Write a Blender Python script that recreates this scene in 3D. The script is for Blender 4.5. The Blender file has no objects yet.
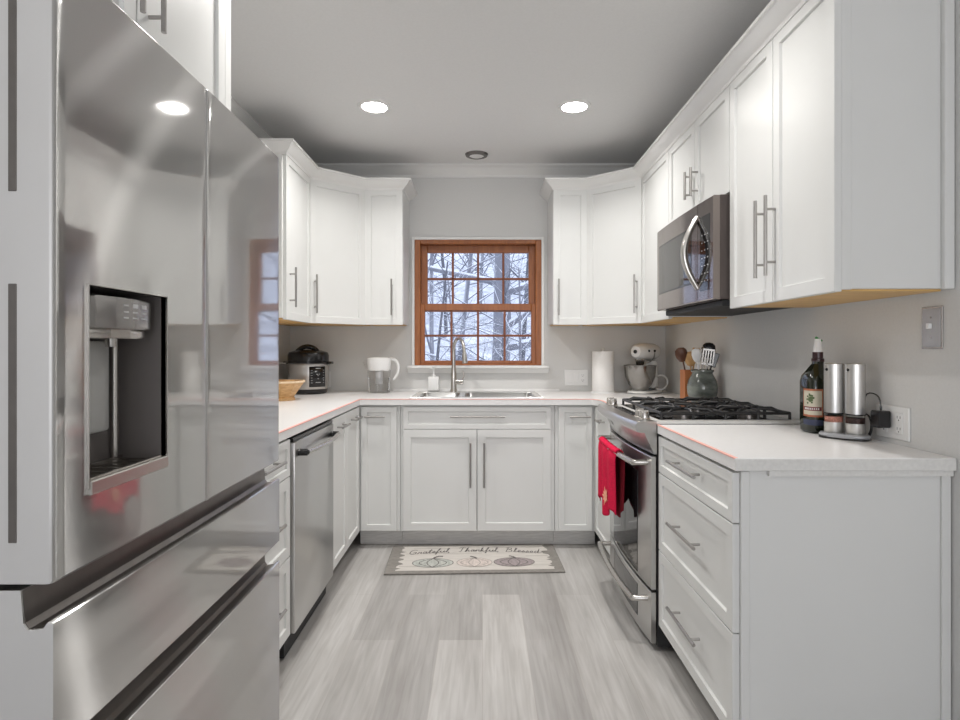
import bpy, bmesh, math, random
from mathutils import Vector, Matrix
random.seed(7)
S = bpy.context.scene
COL = S.collection
PI = math.pi

# ------------------------------------------------------------------ camera
cam_d = bpy.data.cameras.new('camera'); cam = bpy.data.objects.new('camera', cam_d); COL.objects.link(cam)
cam.location = (0, 0, 1.218); cam.rotation_euler = (PI/2, 0, 0)
cam_d.sensor_width = 36; cam_d.lens = 583/960*36
cam_d.shift_x = -2.5/960; cam_d.shift_y = -11/960
cam_d.clip_start = 0.02
S.camera = cam
# ------------------------------------------------------------------ world, lights, exposure
S.view_settings.view_transform = 'Standard'; S.view_settings.look = 'None'
S.view_settings.gamma = 1; S.view_settings.use_curve_mapping = False
S.view_settings.exposure = 0.12
W = bpy.data.worlds.new('sky'); S.world = W; W.use_nodes = True
wn = W.node_tree.nodes; bg = wn['Background']
bg.inputs[0].default_value = (0.70, 0.79, 1.0, 1); bg.inputs[1].default_value = 1.5
def area(name, loc, rot, sx, sy, power, color=(1, 1, 1), shape='RECTANGLE', spread=180):
    l = bpy.data.lights.new(name, 'AREA'); l.shape = shape; l.size = sx; l.size_y = sy
    l.energy = power; l.color = color; l.spread = math.radians(spread)
    o = bpy.data.objects.new(name, l); COL.objects.link(o); o.location = loc; o.rotation_euler = rot
    return o
CEIL = 2.53
# added fill light, tilted up, at an assumed window behind the camera
area('rear_fill_light', (-0.02, -2.90, 1.30), (PI/2+.95, 0, 0), 2.2, 1.9, 58, (1.0, 0.965, 0.93))
LAMPS = [(-0.584, 3.15), (0.497, 3.15), (-0.584, 1.95), (0.497, 1.95)]
for i, (x, y) in enumerate(LAMPS):
    area('downlight_glow', (x, y, CEIL-0.012), (0, 0, 0), 0.15, 0.15, (7.0, 7.0, 5.5, 5.5)[i], (1.0, 0.975, 0.945), 'DISK', 132)

# ------------------------------------------------------------------ materials
MATS = {}
def mat(name, col, rough=0.5, metal=0.0, spec=0.5, **kw):
    if name in MATS: return MATS[name]
    m = bpy.data.materials.new(name); m.use_nodes = True
    b = m.node_tree.nodes['Principled BSDF']
    b.inputs['Base Color'].default_value = (*col, 1); b.inputs['Roughness'].default_value = rough
    b.inputs['Metallic'].default_value = metal; b.inputs['Specular IOR Level'].default_value = spec
    for k, v in kw.items(): b.inputs[k.replace('_', ' ')].default_value = v
    m.diffuse_color = (*col, 1); MATS[name] = m
    return m
def nodes(m): return m.node_tree.nodes, m.node_tree.links, m.node_tree.nodes['Principled BSDF']
def noisy(m, scale=30, amount=0.06, bump=0.0, stretch=(1, 1, 1), detail=4):
    """small procedural variation of the base colour, and an optional bump"""
    n, l, b = nodes(m)
    tc = n.new('ShaderNodeTexCoord'); mp = n.new('ShaderNodeMapping'); mp.inputs['Scale'].default_value = stretch
    t = n.new('ShaderNodeTexNoise'); t.inputs['Scale'].default_value = scale; t.inputs['Detail'].default_value = detail
    l.new(tc.outputs['Object'], mp.inputs[0]); l.new(mp.outputs[0], t.inputs['Vector'])
    c = b.inputs['Base Color'].default_value[:3]
    r = n.new('ShaderNodeValToRGB')
    r.color_ramp.elements[0].position = .3; r.color_ramp.elements[1].position = .7
    r.color_ramp.elements[0].color = (*[max(0, x*(1-amount)) for x in c], 1)
    r.color_ramp.elements[1].color = (*[min(1, x*(1+amount)) for x in c], 1)
    l.new(t.outputs['Fac'], r.inputs[0]); l.new(r.outputs[0], b.inputs['Base Color'])
    if bump:
        bp = n.new('ShaderNodeBump'); bp.inputs['Strength'].default_value = bump; bp.inputs['Distance'].default_value = .002
        l.new(t.outputs['Fac'], bp.inputs['Height']); l.new(bp.outputs[0], b.inputs['Normal'])
    return m
WHITE = noisy(mat('white_cabinet_paint', (.735, .74, .725), .36), 3, .012)
WALL = noisy(mat('grey_wall_paint', (.67, .668, .655), .7), 120, .02, .08)
CEILM = noisy(mat('ceiling_paint', (.76, .758, .75), .75), 90, .015, .05)
TRIM = noisy(mat('white_trim_paint', (.78, .775, .76), .35), 4, .01)
COUNTER = noisy(mat('white_laminate', (.80, .795, .79), .3), 60, .02)
RAW = noisy(mat('raw_particle_edge', (.74, .735, .71), .8), 90, .05)
RED_LINE = noisy(mat('salmon_edge_film', (.90, .48, .42), .5), 8, .04)
MAPLE = noisy(mat('maple_underside', (.70, .44, .17), .45), 8, .12, 0, (1, 6, 6))
CHROME = noisy(mat('brushed_nickel', (.56, .54, .51), .26, 1.0), 40, .04)
PULL = noisy(mat('satin_pull_nickel', (.42, .405, .39), .36, 1.0), 40, .04)
DARKSTEEL = noisy(mat('dark_grey_steel', (.20, .185, .175), .32, .9), 40, .05)
BLACK = noisy(mat('black_plastic', (.010, .010, .011), .22), 20, .1)
IRON = noisy(mat('cast_iron', (.016, .016, .017), .42), 80, .2, .1)
GLASSB = noisy(mat('black_oven_glass', (.012, .012, .013), .04, 0, .8), 10, .05)
DARKGAP = noisy(mat('dark_gap', (.02, .02, .021), .6), 20, .1)
WHITEP = noisy(mat('white_plastic', (.82, .82, .81), .3), 8, .01)
PORC = noisy(mat('white_enamel', (.80, .80, .78), .15), 8, .01)
KICKM = noisy(mat('grey_wood_kick', (.66, .65, .63), .6), 14, .12, 0, (1, 1, 12))
def brushed(name, col, rough, axis, sharp=0.55, srough=0.07, aniso=.9, rot=0.25):
    m = mat(name, col, rough, 1.0)
    n, l, b = nodes(m); b.inputs['Anisotropic'].default_value = aniso; b.inputs['Anisotropic Rotation'].default_value = rot
    v = n.new('ShaderNodeCombineXYZ')
    for i in range(3): v.inputs[i].default_value = axis[i]
    l.new(v.outputs[0], b.inputs['Tangent'])
    g = n.new('ShaderNodeBsdfPrincipled'); g.inputs['Base Color'].default_value = (*col, 1)
    g.inputs['Metallic'].default_value = 1; g.inputs['Roughness'].default_value = srough
    tc = n.new('ShaderNodeTexCoord'); mp = n.new('ShaderNodeMapping')
    mp.inputs['Scale'].default_value = [6 if a else 900 for a in axis]
    t = n.new('ShaderNodeTexNoise'); t.inputs['Scale'].default_value = 1; t.inputs['Detail'].default_value = 2
    l.new(tc.outputs['Object'], mp.inputs[0]); l.new(mp.outputs[0], t.inputs['Vector'])
    r = n.new('ShaderNodeMapRange'); r.inputs['To Min'].default_value = srough*.8; r.inputs['To Max'].default_value = srough*1.3
    l.new(t.outputs['Fac'], r.inputs['Value']); l.new(r.outputs[0], g.inputs['Roughness'])
    mx = n.new('ShaderNodeMixShader'); mx.inputs[0].default_value = sharp
    l.new(b.outputs[0], mx.inputs[1]); l.new(g.outputs[0], mx.inputs[2])
    l.new(mx.outputs[0], n['Material Output'].inputs[0])
    return m
STEEL_F = brushed('brushed_fridge_steel', (.70, .697, .69), .42, (0, 1, 0), .48, .05, .97)
STEEL = brushed('brushed_steel', (.60, .595, .585), .33, (0, 1, 0), .3, .16)
STEEL_M = brushed('dark_brushed_steel', (.27, .235, .22), .25, (0, 1, 0), .55, .06)
STEEL_X = brushed('brushed_sink_steel', (.60, .60, .59), .3, (1, 0, 0), .3, .15)
STEEL_V = brushed('brushed_mill_steel', (.58, .57, .55), .32, (0, 0, 1), .3, .2)
def streaky(m, col, rough, aniso, axis, rot):
    n, l, b = nodes(m); g = n.new('ShaderNodeBsdfAnisotropic'); g.inputs['Color'].default_value = (*col, 1)
    g.inputs['Roughness'].default_value = rough; g.inputs['Anisotropy'].default_value = aniso; g.inputs['Rotation'].default_value = rot
    v = n.new('ShaderNodeCombineXYZ')
    for i in range(3): v.inputs[i].default_value = axis[i]
    l.new(v.outputs[0], g.inputs['Tangent'])
    mx = next(x for x in n if x.type == 'MIX_SHADER'); l.new(g.outputs[0], mx.inputs[1]); return m
streaky(STEEL_F, (.72, .715, .705), .30, .88, (0, 1, 0), 0.0)
def floor_material():
    m = mat('grey_oak_planks', (.5, .48, .46), .38); n, l, b = nodes(m)
    tc = n.new('ShaderNodeTexCoord'); mp = n.new('ShaderNodeMapping'); mp.inputs['Rotation'].default_value = (0, 0, PI/2)
    l.new(tc.outputs['Object'], mp.inputs[0])
    br = n.new('ShaderNodeTexBrick'); br.offset = .37; br.offset_frequency = 2
    br.inputs['Scale'].default_value = 1; br.inputs['Brick Width'].default_value = 1.22; br.inputs['Row Height'].default_value = .182
    br.inputs['Mortar Size'].default_value = .0012; br.inputs['Mortar Smooth'].default_value = .3; br.inputs['Bias'].default_value = 0
    br.inputs['Color1'].default_value = (.52, .51, .495, 1); br.inputs['Color2'].default_value = (.375, .365, .355, 1)
    br.inputs['Mortar'].default_value = (.42, .40, .38, 1)
    l.new(mp.outputs[0], br.inputs['Vector'])
    mg = n.new('ShaderNodeMapping'); mg.inputs['Scale'].default_value = (55, 3.2, 1); l.new(tc.outputs['Object'], mg.inputs[0])
    t = n.new('ShaderNodeTexNoise'); t.inputs['Scale'].default_value = 1; t.inputs['Detail'].default_value = 6; t.inputs['Distortion'].default_value = .6
    l.new(mg.outputs[0], t.inputs['Vector'])
    mc = n.new('ShaderNodeMapping'); mc.inputs['Scale'].default_value = (7, 1.3, 1); l.new(tc.outputs['Object'], mc.inputs[0])
    t2 = n.new('ShaderNodeTexNoise'); t2.inputs['Scale'].default_value = 1; t2.inputs['Detail'].default_value = 3
    l.new(mc.outputs[0], t2.inputs['Vector'])
    r = n.new('ShaderNodeValToRGB'); r.color_ramp.elements[0].position = .3; r.color_ramp.elements[1].position = .72
    r.color_ramp.elements[0].color = (.84, .83, .82, 1); r.color_ramp.elements[1].color = (1.08, 1.08, 1.08, 1)
    l.new(t.outputs['Fac'], r.inputs[0])
    r2 = n.new('ShaderNodeValToRGB'); r2.color_ramp.elements[0].position = .32; r2.color_ramp.elements[1].position = .68
    r2.color_ramp.elements[0].color = (.82, .81, .80, 1); r2.color_ramp.elements[1].color = (1.1, 1.1, 1.1, 1)
    l.new(t2.outputs['Fac'], r2.inputs[0])
    def mul(a, c):
        x = n.new('ShaderNodeMix'); x.data_type = 'RGBA'; x.blend_type = 'MULTIPLY'; x.inputs['Factor'].default_value = 1
        l.new(a, x.inputs[6]); l.new(c, x.inputs[7]); return x.outputs[2]
    l.new(mul(mul(br.outputs['Color'], r.outputs[0]), r2.outputs[0]), b.inputs['Base Color'])
    bp = n.new('ShaderNodeBump'); bp.inputs['Strength'].default_value = .12; bp.inputs['Distance'].default_value = .002
    l.new(t.outputs['Fac'], bp.inputs['Height']); l.new(bp.outputs[0], b.inputs['Normal'])
    return m
FLOOR = floor_material()
def wood(name, c1, c2, scale=8, stretch=(1, 1, .1), rough=.4):
    m = mat(name, c1, rough); n, l, b = nodes(m)
    tc = n.new('ShaderNodeTexCoord'); mp = n.new('ShaderNodeMapping'); mp.inputs['Scale'].default_value = stretch
    t = n.new('ShaderNodeTexNoise'); t.inputs['Scale'].default_value = scale; t.inputs['Detail'].default_value = 5; t.inputs['Distortion'].default_value = .8
    r = n.new('ShaderNodeValToRGB'); r.color_ramp.elements[0].position = .3; r.color_ramp.elements[1].position = .7
    r.color_ramp.elements[0].color = (*c1, 1); r.color_ramp.elements[1].color = (*c2, 1)
    l.new(tc.outputs['Object'], mp.inputs[0]); l.new(mp.outputs[0], t.inputs['Vector']); l.new(t.outputs['Fac'], r.inputs[0]); l.new(r.outputs[0], b.inputs['Base Color'])
    return m
BROWNW = wood('stained_window_wood', (.24, .072, .016), (.36, .12, .03), 40, (1, 1, .1), .35)
BROWNW_D = wood('window_wood_reddish', (.17, .044, .013), (.26, .075, .02), 40, (.1, 1, 1), .35)
BAMBOO = wood('bamboo_wood', (.50, .27, .10), (.72, .46, .22), 30, (1, 1, 3))
LIGHTW = wood('light_spoon_wood', (.50, .28, .11), (.68, .45, .22), 25, (1, 1, .2), .5)
DARKW = wood('dark_spoon_wood', (.07, .025, .012), (.12, .045, .02), 25, (1, 1, .2), .4)
def glass(name, col=(1, 1, 1), rough=0.0, ior=1.45):
    return mat(name, col, rough, 0, .5, Transmission_Weight=1.0, IOR=ior)

# ------------------------------------------------------------------ mesh helpers
WL = {}                                                  # world location of every root
def link(o, parent=None):
    COL.objects.link(o)
    if parent is not None: o.parent = parent
    return o
def tag(o, label=None, cat=None, group=None, kind=None):
    if label: o['label'] = label
    if cat: o['category'] = cat
    if group: o['group'] = group
    if kind: o['kind'] = kind
    return o
def thing(name, loc, label, cat, group=None):
    o = bpy.data.objects.new(name, None); o.empty_display_size = .05; o.location = loc
    link(o); WL[o] = Vector(loc); tag(o, label, cat, group)
    return o
class MB:
    def __init__(s): s.bm = bmesh.new()
    def _take(s, vs, M):
        if M is not None: bmesh.ops.transform(s.bm, matrix=M, verts=vs)
        return s
    def box(s, x0, x1, y0, y1, z0, z1, bev=0.0, seg=1, M=None):
        r = bmesh.ops.create_cube(s.bm, size=1)
        vs = r['verts']
        for v in vs: v.co = Vector(((x0+x1)/2+v.co.x*(x1-x0), (y0+y1)/2+v.co.y*(y1-y0), (z0+z1)/2+v.co.z*(z1-z0)))
        if bev:
            es = list({e for v in vs for e in v.link_edges})
            r2 = bmesh.ops.bevel(s.bm, geom=es, offset=bev, segments=seg, affect='EDGES', profile=.5)
            vs = list({v for f in r2['faces'] for v in f.verts} | {v for v in vs if v.is_valid})
        return s._take(vs, M)
    def tube(s, pts, r, n=10, cap=True, M=None):
        pts = [Vector(p) for p in pts]; rs = r if isinstance(r, (list, tuple)) else [r]*len(pts)
        rings = []; up = None; allv = []
        for i, p in enumerate(pts):
            t = (pts[min(i+1, len(pts)-1)]-pts[max(i-1, 0)]).normalized()
            if up is None: up = t.orthogonal().normalized()
            up = (up-t*up.dot(t))
            up = up.normalized() if up.length > 1e-6 else t.orthogonal().normalized()
            sd = t.cross(up)
            ring = [s.bm.verts.new(p+(up*math.cos(2*PI*k/n)+sd*math.sin(2*PI*k/n))*rs[i]) for k in range(n)]
            rings.append(ring); allv += ring
        for a, b in zip(rings, rings[1:]):
            for k in range(n): s.bm.faces.new((a[k], a[(k+1) % n], b[(k+1) % n], b[k]))
        if cap:
            s.bm.faces.new(rings[0][::-1]); s.bm.faces.new(rings[-1])
        return s._take(allv, M)
    def lathe(s, prof, c=(0, 0, 0), n=32, M=None, sx=1, sy=1, sq=0):
        """prof: list of (r, z); sq>0 squares the section"""
        rings = []; allv = []
        def rad(a):
            if not sq: return 1
            k = 2+sq*6
            return 1/((abs(math.cos(a))**k+abs(math.sin(a))**k)**(1/k))
        for r, z in prof:
            if r < 1e-6: ring = [s.bm.verts.new((c[0], c[1], c[2]+z))]
            else: ring = [s.bm.verts.new((c[0]+r*sx*rad(2*PI*k/n)*math.cos(2*PI*k/n), c[1]+r*sy*rad(2*PI*k/n)*math.sin(2*PI*k/n), c[2]+z)) for k in range(n)]
            rings.append(ring); allv += ring
        for a, b in zip(rings, rings[1:]):
            for k in range(n):
                q = [a[k % len(a)], a[(k+1) % len(a)], b[(k+1) % len(b)], b[k % len(b)]]
                u = []
                for v in q:
                    if v not in u: u.append(v)
                if len(u) > 2:
                    try: s.bm.faces.new(u)
                    except ValueError: pass
        for ring, fl in ((rings[0], True), (rings[-1], False)):
            if len(ring) > 2 and prof[0] != prof[-1]:
                s.bm.faces.new(ring[::-1] if fl else ring)
        return s._take(allv, M)
    def prism(s, poly, z0, z1, M=None, bev=0):
        a = [s.bm.verts.new((p[0], p[1], z0)) for p in poly]; b = [s.bm.verts.new((p[0], p[1], z1)) for p in poly]
        fs = [s.bm.faces.new(a[::-1]), s.bm.faces.new(b)]
        n = len(poly)
        for k in range(n): fs.append(s.bm.faces.new((a[k], a[(k+1) % n], b[(k+1) % n], b[k])))
        vs = a+b
        if bev:
            es = list({e for f in fs for e in f.edges})
            r2 = bmesh.ops.bevel(s.bm, geom=es, offset=bev, segments=1, affect='EDGES')
            vs = list({v for f in r2['faces'] for v in f.verts} | {v for v in vs if v.is_valid})
        return s._take(vs, M)
    def grid(s, f, nu, nv, M=None):
        """f(u,v) -> point; open sheet"""
        g = [[s.bm.verts.new(f(i/nu, j/nv)) for j in range(nv+1)] for i in range(nu+1)]
        for i in range(nu):
            for j in range(nv): s.bm.faces.new((g[i][j], g[i+1][j], g[i+1][j+1], g[i][j+1]))
        return s._take([v for r in g for v in r], M)
    def sweep(s, path, prof, closed=False, M=None):
        """path: 2D points (plan); prof: (out, z) with out to the LEFT of the direction"""
        P2 = [Vector(p) for p in path]; n = len(P2); rings = []
        def nrm(a, b):
            d = (b-a).normalized(); return Vector((-d.y, d.x))
        for i in range(n):
            if closed: n0 = nrm(P2[i-1], P2[i]); n1 = nrm(P2[i], P2[(i+1) % n])
            else:
                n0 = nrm(P2[i-1], P2[i]) if i else nrm(P2[0], P2[1]); n1 = nrm(P2[i], P2[i+1]) if i < n-1 else n0
            m = (n0+n1); m = m/(m.dot(n0)) if abs(m.dot(n0)) > 1e-6 else n0
            rings.append([s.bm.verts.new((P2[i].x+m.x*o, P2[i].y+m.y*o, z)) for o, z in prof])
        k = len(prof); allv = [v for r in rings for v in r]
        for i in range(n if closed else n-1):
            a, b = rings[i], rings[(i+1) % n]
            for j in range(k): s.bm.faces.new((a[j], a[(j+1) % k], b[(j+1) % k], b[j]))
        if not closed: s.bm.faces.new(rings[0][::-1]); s.bm.faces.new(rings[-1])
        return s._take(allv, M)
    def build(s, name, m, parent=None, local=False, smooth=35, solid=0, label=None, sub=0, keep=False):
        bm = s.bm
        if not keep: bmesh.ops.recalc_face_normals(bm, faces=bm.faces[:])
        if parent is not None and not local: bmesh.ops.translate(bm, verts=bm.verts[:], vec=-WL[parent])
        me = bpy.data.meshes.new(name); bm.to_mesh(me); bm.free()
        if smooth:
            for p in me.polygons: p.use_smooth = True
            me.set_sharp_from_angle(angle=math.radians(smooth))
        me.materials.append(m)
        o = bpy.data.objects.new(name, me); link(o, parent)
        WL[o] = WL[parent] if parent is not None else Vector((0, 0, 0))
        if solid:
            md = o.modifiers.new('thickness', 'SOLIDIFY'); md.thickness = solid; md.offset = 0
        if sub:
            md = o.modifiers.new('subdivision', 'SUBSURF'); md.levels = sub; md.render_levels = sub
        if label: o['label'] = label
        return o
def recenter(o):
    """put a single-mesh thing's origin at the middle of its base"""
    me = o.data; xs = [v.co for v in me.vertices]
    c = Vector(((min(v.x for v in xs)+max(v.x for v in xs))/2, (min(v.y for v in xs)+max(v.y for v in xs))/2, min(v.z for v in xs)))
    me.transform(Matrix.Translation(-c)); o.location = c; WL[o] = c
    return o
def frame(o, u, n):
    u = Vector(u).normalized(); n = Vector(n).normalized()
    M = Matrix.Identity(4)
    for i in range(3):
        M[i][0] = u[i]; M[i][1] = n[i]; M[i][2] = (0, 0, 1)[i]; M[i][3] = o[i]
    return M
def XF(x): return (x, 0, 0)
# facing helpers: origin at the face plane, u = left-to-right seen from the front
def face_left(x, y=0, z=0): return frame((x, y, z), (0, 1, 0), (1, 0, 0))      # left run, looks +X
def face_back(y, x=0, z=0): return frame((x, y, z), (1, 0, 0), (0, -1, 0))     # back run, looks -Y
def face_right(x, y=0, z=0): return frame((x, y, z), (0, -1, 0), (-1, 0, 0))   # right run, looks -X

def shaker(parent, M, a0, a1, c0, c1, fw=.06, name='door', t=.02, m=None):
    """five-piece door: local a along u, b out of the face, c up"""
    b = MB(); bm = b.bm
    r = bmesh.ops.create_cube(bm, size=1)
    for v in r['verts']: v.co = Vector(((a0+a1)/2+v.co.x*(a1-a0), t/2+v.co.y*t, (c0+c1)/2+v.co.z*(c1-c0)))
    bm.faces.ensure_lookup_table(); bm.normal_update()
    f = max(bm.faces, key=lambda q: q.calc_center_median().y)
    bmesh.ops.bevel(bm, geom=list(f.edges), offset=.0015, segments=1, affect='EDGES')
    bm.faces.ensure_lookup_table(); bm.normal_update()
    f = max(bm.faces, key=lambda q: (q.calc_center_median().y, q.calc_area()))
    fwx = min(fw, (a1-a0)*.36); fwz = min(fw, (c1-c0)*.3); fwu = min(fwx, fwz)
    bmesh.ops.inset_individual(bm, faces=[f], thickness=fwu-.0015, depth=0)
    r = bmesh.ops.inset_individual(bm, faces=[f], thickness=.0035, depth=-.0085)
    bmesh.ops.transform(bm, matrix=M, verts=bm.verts[:])
    return b.build(name, m or WHITE, parent, smooth=20)
def pull(parent, M, a, c, L, vert=True, t=.02, r=.006, so=.033):
    b = MB(); h = L/2
    if vert:
        b.tube([(a, t+so, c-h), (a, t+so, c+h)], r, 10, M=M)
        for s in (-1, 1): b.tube([(a, t-.001, c+s*h*.66), (a, t+so, c+s*h*.66)], r*.75, 8, M=M)
    else:
        b.tube([(a-h, t+so, c), (a+h, t+so, c)], r, 10, M=M)
        for s in (-1, 1): b.tube([(a+s*h*.7, t-.001, c), (a+s*h*.7, t+so, c)], r*.75, 8, M=M)
    return b.build('handle', PULL, parent)

# ------------------------------------------------------------------ the room
XL, XR, YB, YF = -1.385, 1.318, 4.20, -3.0
def struct(name, b, m, **k):
    o = b.build(name, m, **k); o['kind'] = 'structure'; return o
struct('floor', MB().box(XL-.15, XR+.15, YF-.15, YB+.15, -.05, 0), FLOOR)
struct('ceiling', MB().box(XL-.15, XR+.15, YF-.15, YB+.15, CEIL, CEIL+.1), CEILM)
struct('wall_left', MB().box(XL-.12, XL, YF, YB, 0, CEIL), WALL)
struct('wall_right', MB().box(XR, XR+.12, YF, YB, 0, CEIL), WALL)
WX0, WX1, WZ0, WZ1 = -.489, .424, 1.100, 2.004            # window opening
b = MB()
b.box(XL-.12, WX0, YB, YB+.12, 0, CEIL); b.box(WX1, XR+.12, YB, YB+.12, 0, CEIL)
b.box(WX0, WX1, YB, YB+.12, 0, WZ0); b.box(WX0, WX1, YB, YB+.12, WZ1, CEIL)
struct('wall_back', b, WALL)
b = MB()
b.box(XL-.12, -1.15, YF-.12, YF, 0, CEIL); b.box(1.11, XR+.12, YF-.12, YF, 0, CEIL)
b.box(-1.15, 1.11, YF-.12, YF, 0, .32); b.box(-1.15, 1.11, YF-.12, YF, 2.38, CEIL)
struct('wall_front', b, WALL)
CROWN = [(0, 2.452), (.012, 2.452), (.018, 2.468), (.03, 2.476), (.055, 2.495), (.07, 2.512), (.082, 2.516), (.082, CEIL), (0, CEIL)]
struct('trim_1', MB().sweep([(XL, YF), (XR, YF), (XR, YB), (XL, YB)], CROWN, closed=True), TRIM)
# assumed rear window (unseen, behind the camera) and kitchen window
b = MB()
for x in (-1.15, -.39, .35, 1.07): b.box(x, x+.04, YF-.1, YF-.05, .32, 2.38)
for z in (.32, 1.33, 2.34): b.box(-1.15, 1.11, YF-.1, YF-.05, z, z+.04)
struct('window_2', b, TRIM)

wi = bpy.data.objects.new('window_1', None); wi.location = (-.03, YB, WZ0); link(wi); WL[wi] = Vector(wi.location)
wi['kind'] = 'structure'
b = MB()                                                  # thin white casing around the frame
b.box(WX0-.02, WX0, YB-.012, YB, WZ0, WZ1+.02, .003); b.box(WX1, WX1+.02, YB-.012, YB, WZ0, WZ1+.02, .003)
b.box(WX0, WX1, YB-.012, YB, WZ1, WZ1+.02, .003)
b.build('casing', TRIM, wi)
prof = [(0, 1.045), (.018, 1.045), (.028, 1.058), (.04, 1.066), (.046, 1.078), (.062, 1.084), (.062, 1.100), (0, 1.100)]
MB().sweep([(.472, YB), (-.535, YB)][::-1], [(-o, z) for o, z in prof]).build('sill', TRIM, wi)
b = MB(); fy0, fy1 = YB-.008, YB+.11
b.box(WX0, WX0+.042, fy0, fy1, WZ0, WZ1, .004); b.box(WX1-.042, WX1, fy0, fy1, WZ0, WZ1, .004)
b.box(WX0+.042, WX1-.042, fy0, fy1, WZ1-.03, WZ1, .004); b.box(WX0+.042, WX1-.042, fy0, fy1, WZ0, WZ0+.014, .003)
b.build('frame', BROWNW, wi, label='stained brown wooden window frame')
def sash(name, x0, x1, z0, z1, y0, y1, fl, ft, fb):
    b = MB()
    b.box(x0, x0+fl, y0, y1, z0, z1, .004); b.box(x1-fl, x1, y0, y1, z0, z1, .004)
    b.box(x0+fl, x1-fl, y0, y1, z1-ft, z1, .004); b.box(x0+fl, x1-fl, y0, y1, z0, z0+fb, .004)
    s = b.build(name, BROWNW, wi)
    gx0, gx1, gz0, gz1 = x0+fl, x1-fl, z0+fb, z1-ft
    b = MB()
    for k in (1, 2, 3): b.box(gx0+(gx1-gx0)*k/4-.008, gx0+(gx1-gx0)*k/4+.008, y0+.006, y1-.006, gz0, gz1, .003)
    b.box(gx0, gx1, y0+.006, y1-.006, (gz0+gz1)/2-.008, (gz0+gz1)/2+.008, .003)
    b.build('muntins', BROWNW_D, s)
    MB().box(gx0, gx1, (y0+y1)/2-.002, (y0+y1)/2+.002, gz0, gz1).build('pane', glass('window_glass', (1, 1, 1), 0, 1.1), s, smooth=0)
ZM = 1.520
sash('upper_sash', WX0+.035, WX1-.035, ZM-.03, WZ1-.028, YB+.058, YB+.098, .052, .055, .05)
sash('lower_sash', WX0+.030, WX1-.030, WZ0+.012, ZM+.025, YB+.008, YB+.05, .042, .05, .022)

# ------------------------------------------------------------------ ceiling fittings
LENS = mat('lamp_lens', (1, 1, 1), .5); nn, ll, bb = nodes(LENS)
bb.inputs['Emission Color'].default_value = (1, .97, .93, 1); bb.inputs['Emission Strength'].default_value = 40
names = ['left of the two round white downlights near the back wall', 'right of the two round white downlights near the back wall',
         'round white downlight nearer the camera, on the refrigerator side', 'round white downlight nearer the camera, on the drawer side']
for (x, y), nm in zip(LAMPS, names):
    t = thing('downlight', (x, y, CEIL), nm, 'ceiling light', 'recessed downlights')
    MB().lathe([(.066, -.002), (.068, -.008), (.086, -.006), (.09, 0), (.066, 0), (.066, -.002)], (x, y, CEIL)).build('trim_ring', TRIM, t)
    MB().lathe([(.0, -.006), (.066, -.005), (.066, -.001), (0, -.001)], (x, y, CEIL)).build('lens', LENS, t)
t = thing('smoke_detector', (-.04, 3.93, CEIL), 'small round grey-rimmed disc on the ceiling near the window wall', 'smoke detector')
MB().lathe([(0, -.014), (.045, -.014), (.05, -.010), (.05, 0), (0, 0)], (-.04, 3.93, CEIL)).build('cover', TRIM, t)
MB().lathe([(.05, -.016), (.072, -.012), (.078, 0), (.05, 0), (.05, -.016)], (-.04, 3.93, CEIL)).build('rim', DARKSTEEL, t)

# ------------------------------------------------------------------ upper cabinets
UB, UT, DT = 1.385, 2.30, 2.278
def underside(t, poly):
    MB().prism(poly, UB-.003, UB+.004).build('underside', MAPLE, t, label='bare maple underside')
def upper_box(label, x0, x1, y0, y1, z0=UB, z1=UT, wood=True):
    t = thing('upper_cabinet', ((x0+x1)/2, (y0+y1)/2, z0), label, 'cabinet')
    MB().box(x0, x1, y0, y1, z0+.003, z1, .002).build('body', WHITE, t)
    if wood: underside(t, [(x0+.015, y0+.015), (x1-.015, y0+.015), (x1-.015, y1-.015), (x0+.015, y1-.015)])
    return t
G = .002
# right run: door fronts at x = .985
RX = 1.005; FR = face_right(RX)
def rdoor(t, y0, y1, c0, c1, hy=None, hc=None, L=.27):
    d = shaker(t, FR, -y1+G, -y0-G, c0, c1)
    if hy is not None: pull(d, FR, -hy, hc, L)
    return d
t = upper_box('tall white two-door upper cabinet nearest the camera on the right wall', RX, XR-.002, 1.64, 2.325)
rdoor(t, 1.63, 1.98, UB-.006, DT, 2.012-.05, 1.60); rdoor(t, 1.98, 2.325, UB-.006, DT, 2.035, 1.60)
MB().box(XR-.03, XR-.002, 1.622, 1.64, UB, UT, .003).build('scribe_strip', WHITE, t)
MB().box(RX, RX+.03, 1.632, 1.641, UB, UT, .002).build('stile', WHITE, t)
t = upper_box('short white two-door upper cabinet over the microwave', RX, XR-.002, 2.327, 3.085, 1.842, UT, False)
rdoor(t, 2.327, 2.706, 1.846, DT, 2.745, 1.985, .13); rdoor(t, 2.706, 3.085, 1.846, DT, 2.668, 1.985, .13)
t = upper_box('narrow white upper cabinet between the microwave and the right corner cabinet', RX, XR-.002, 3.087, 3.62)
rdoor(t, 3.087, 3.62, UB-.006, DT, 3.13, 1.56, .24)
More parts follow.
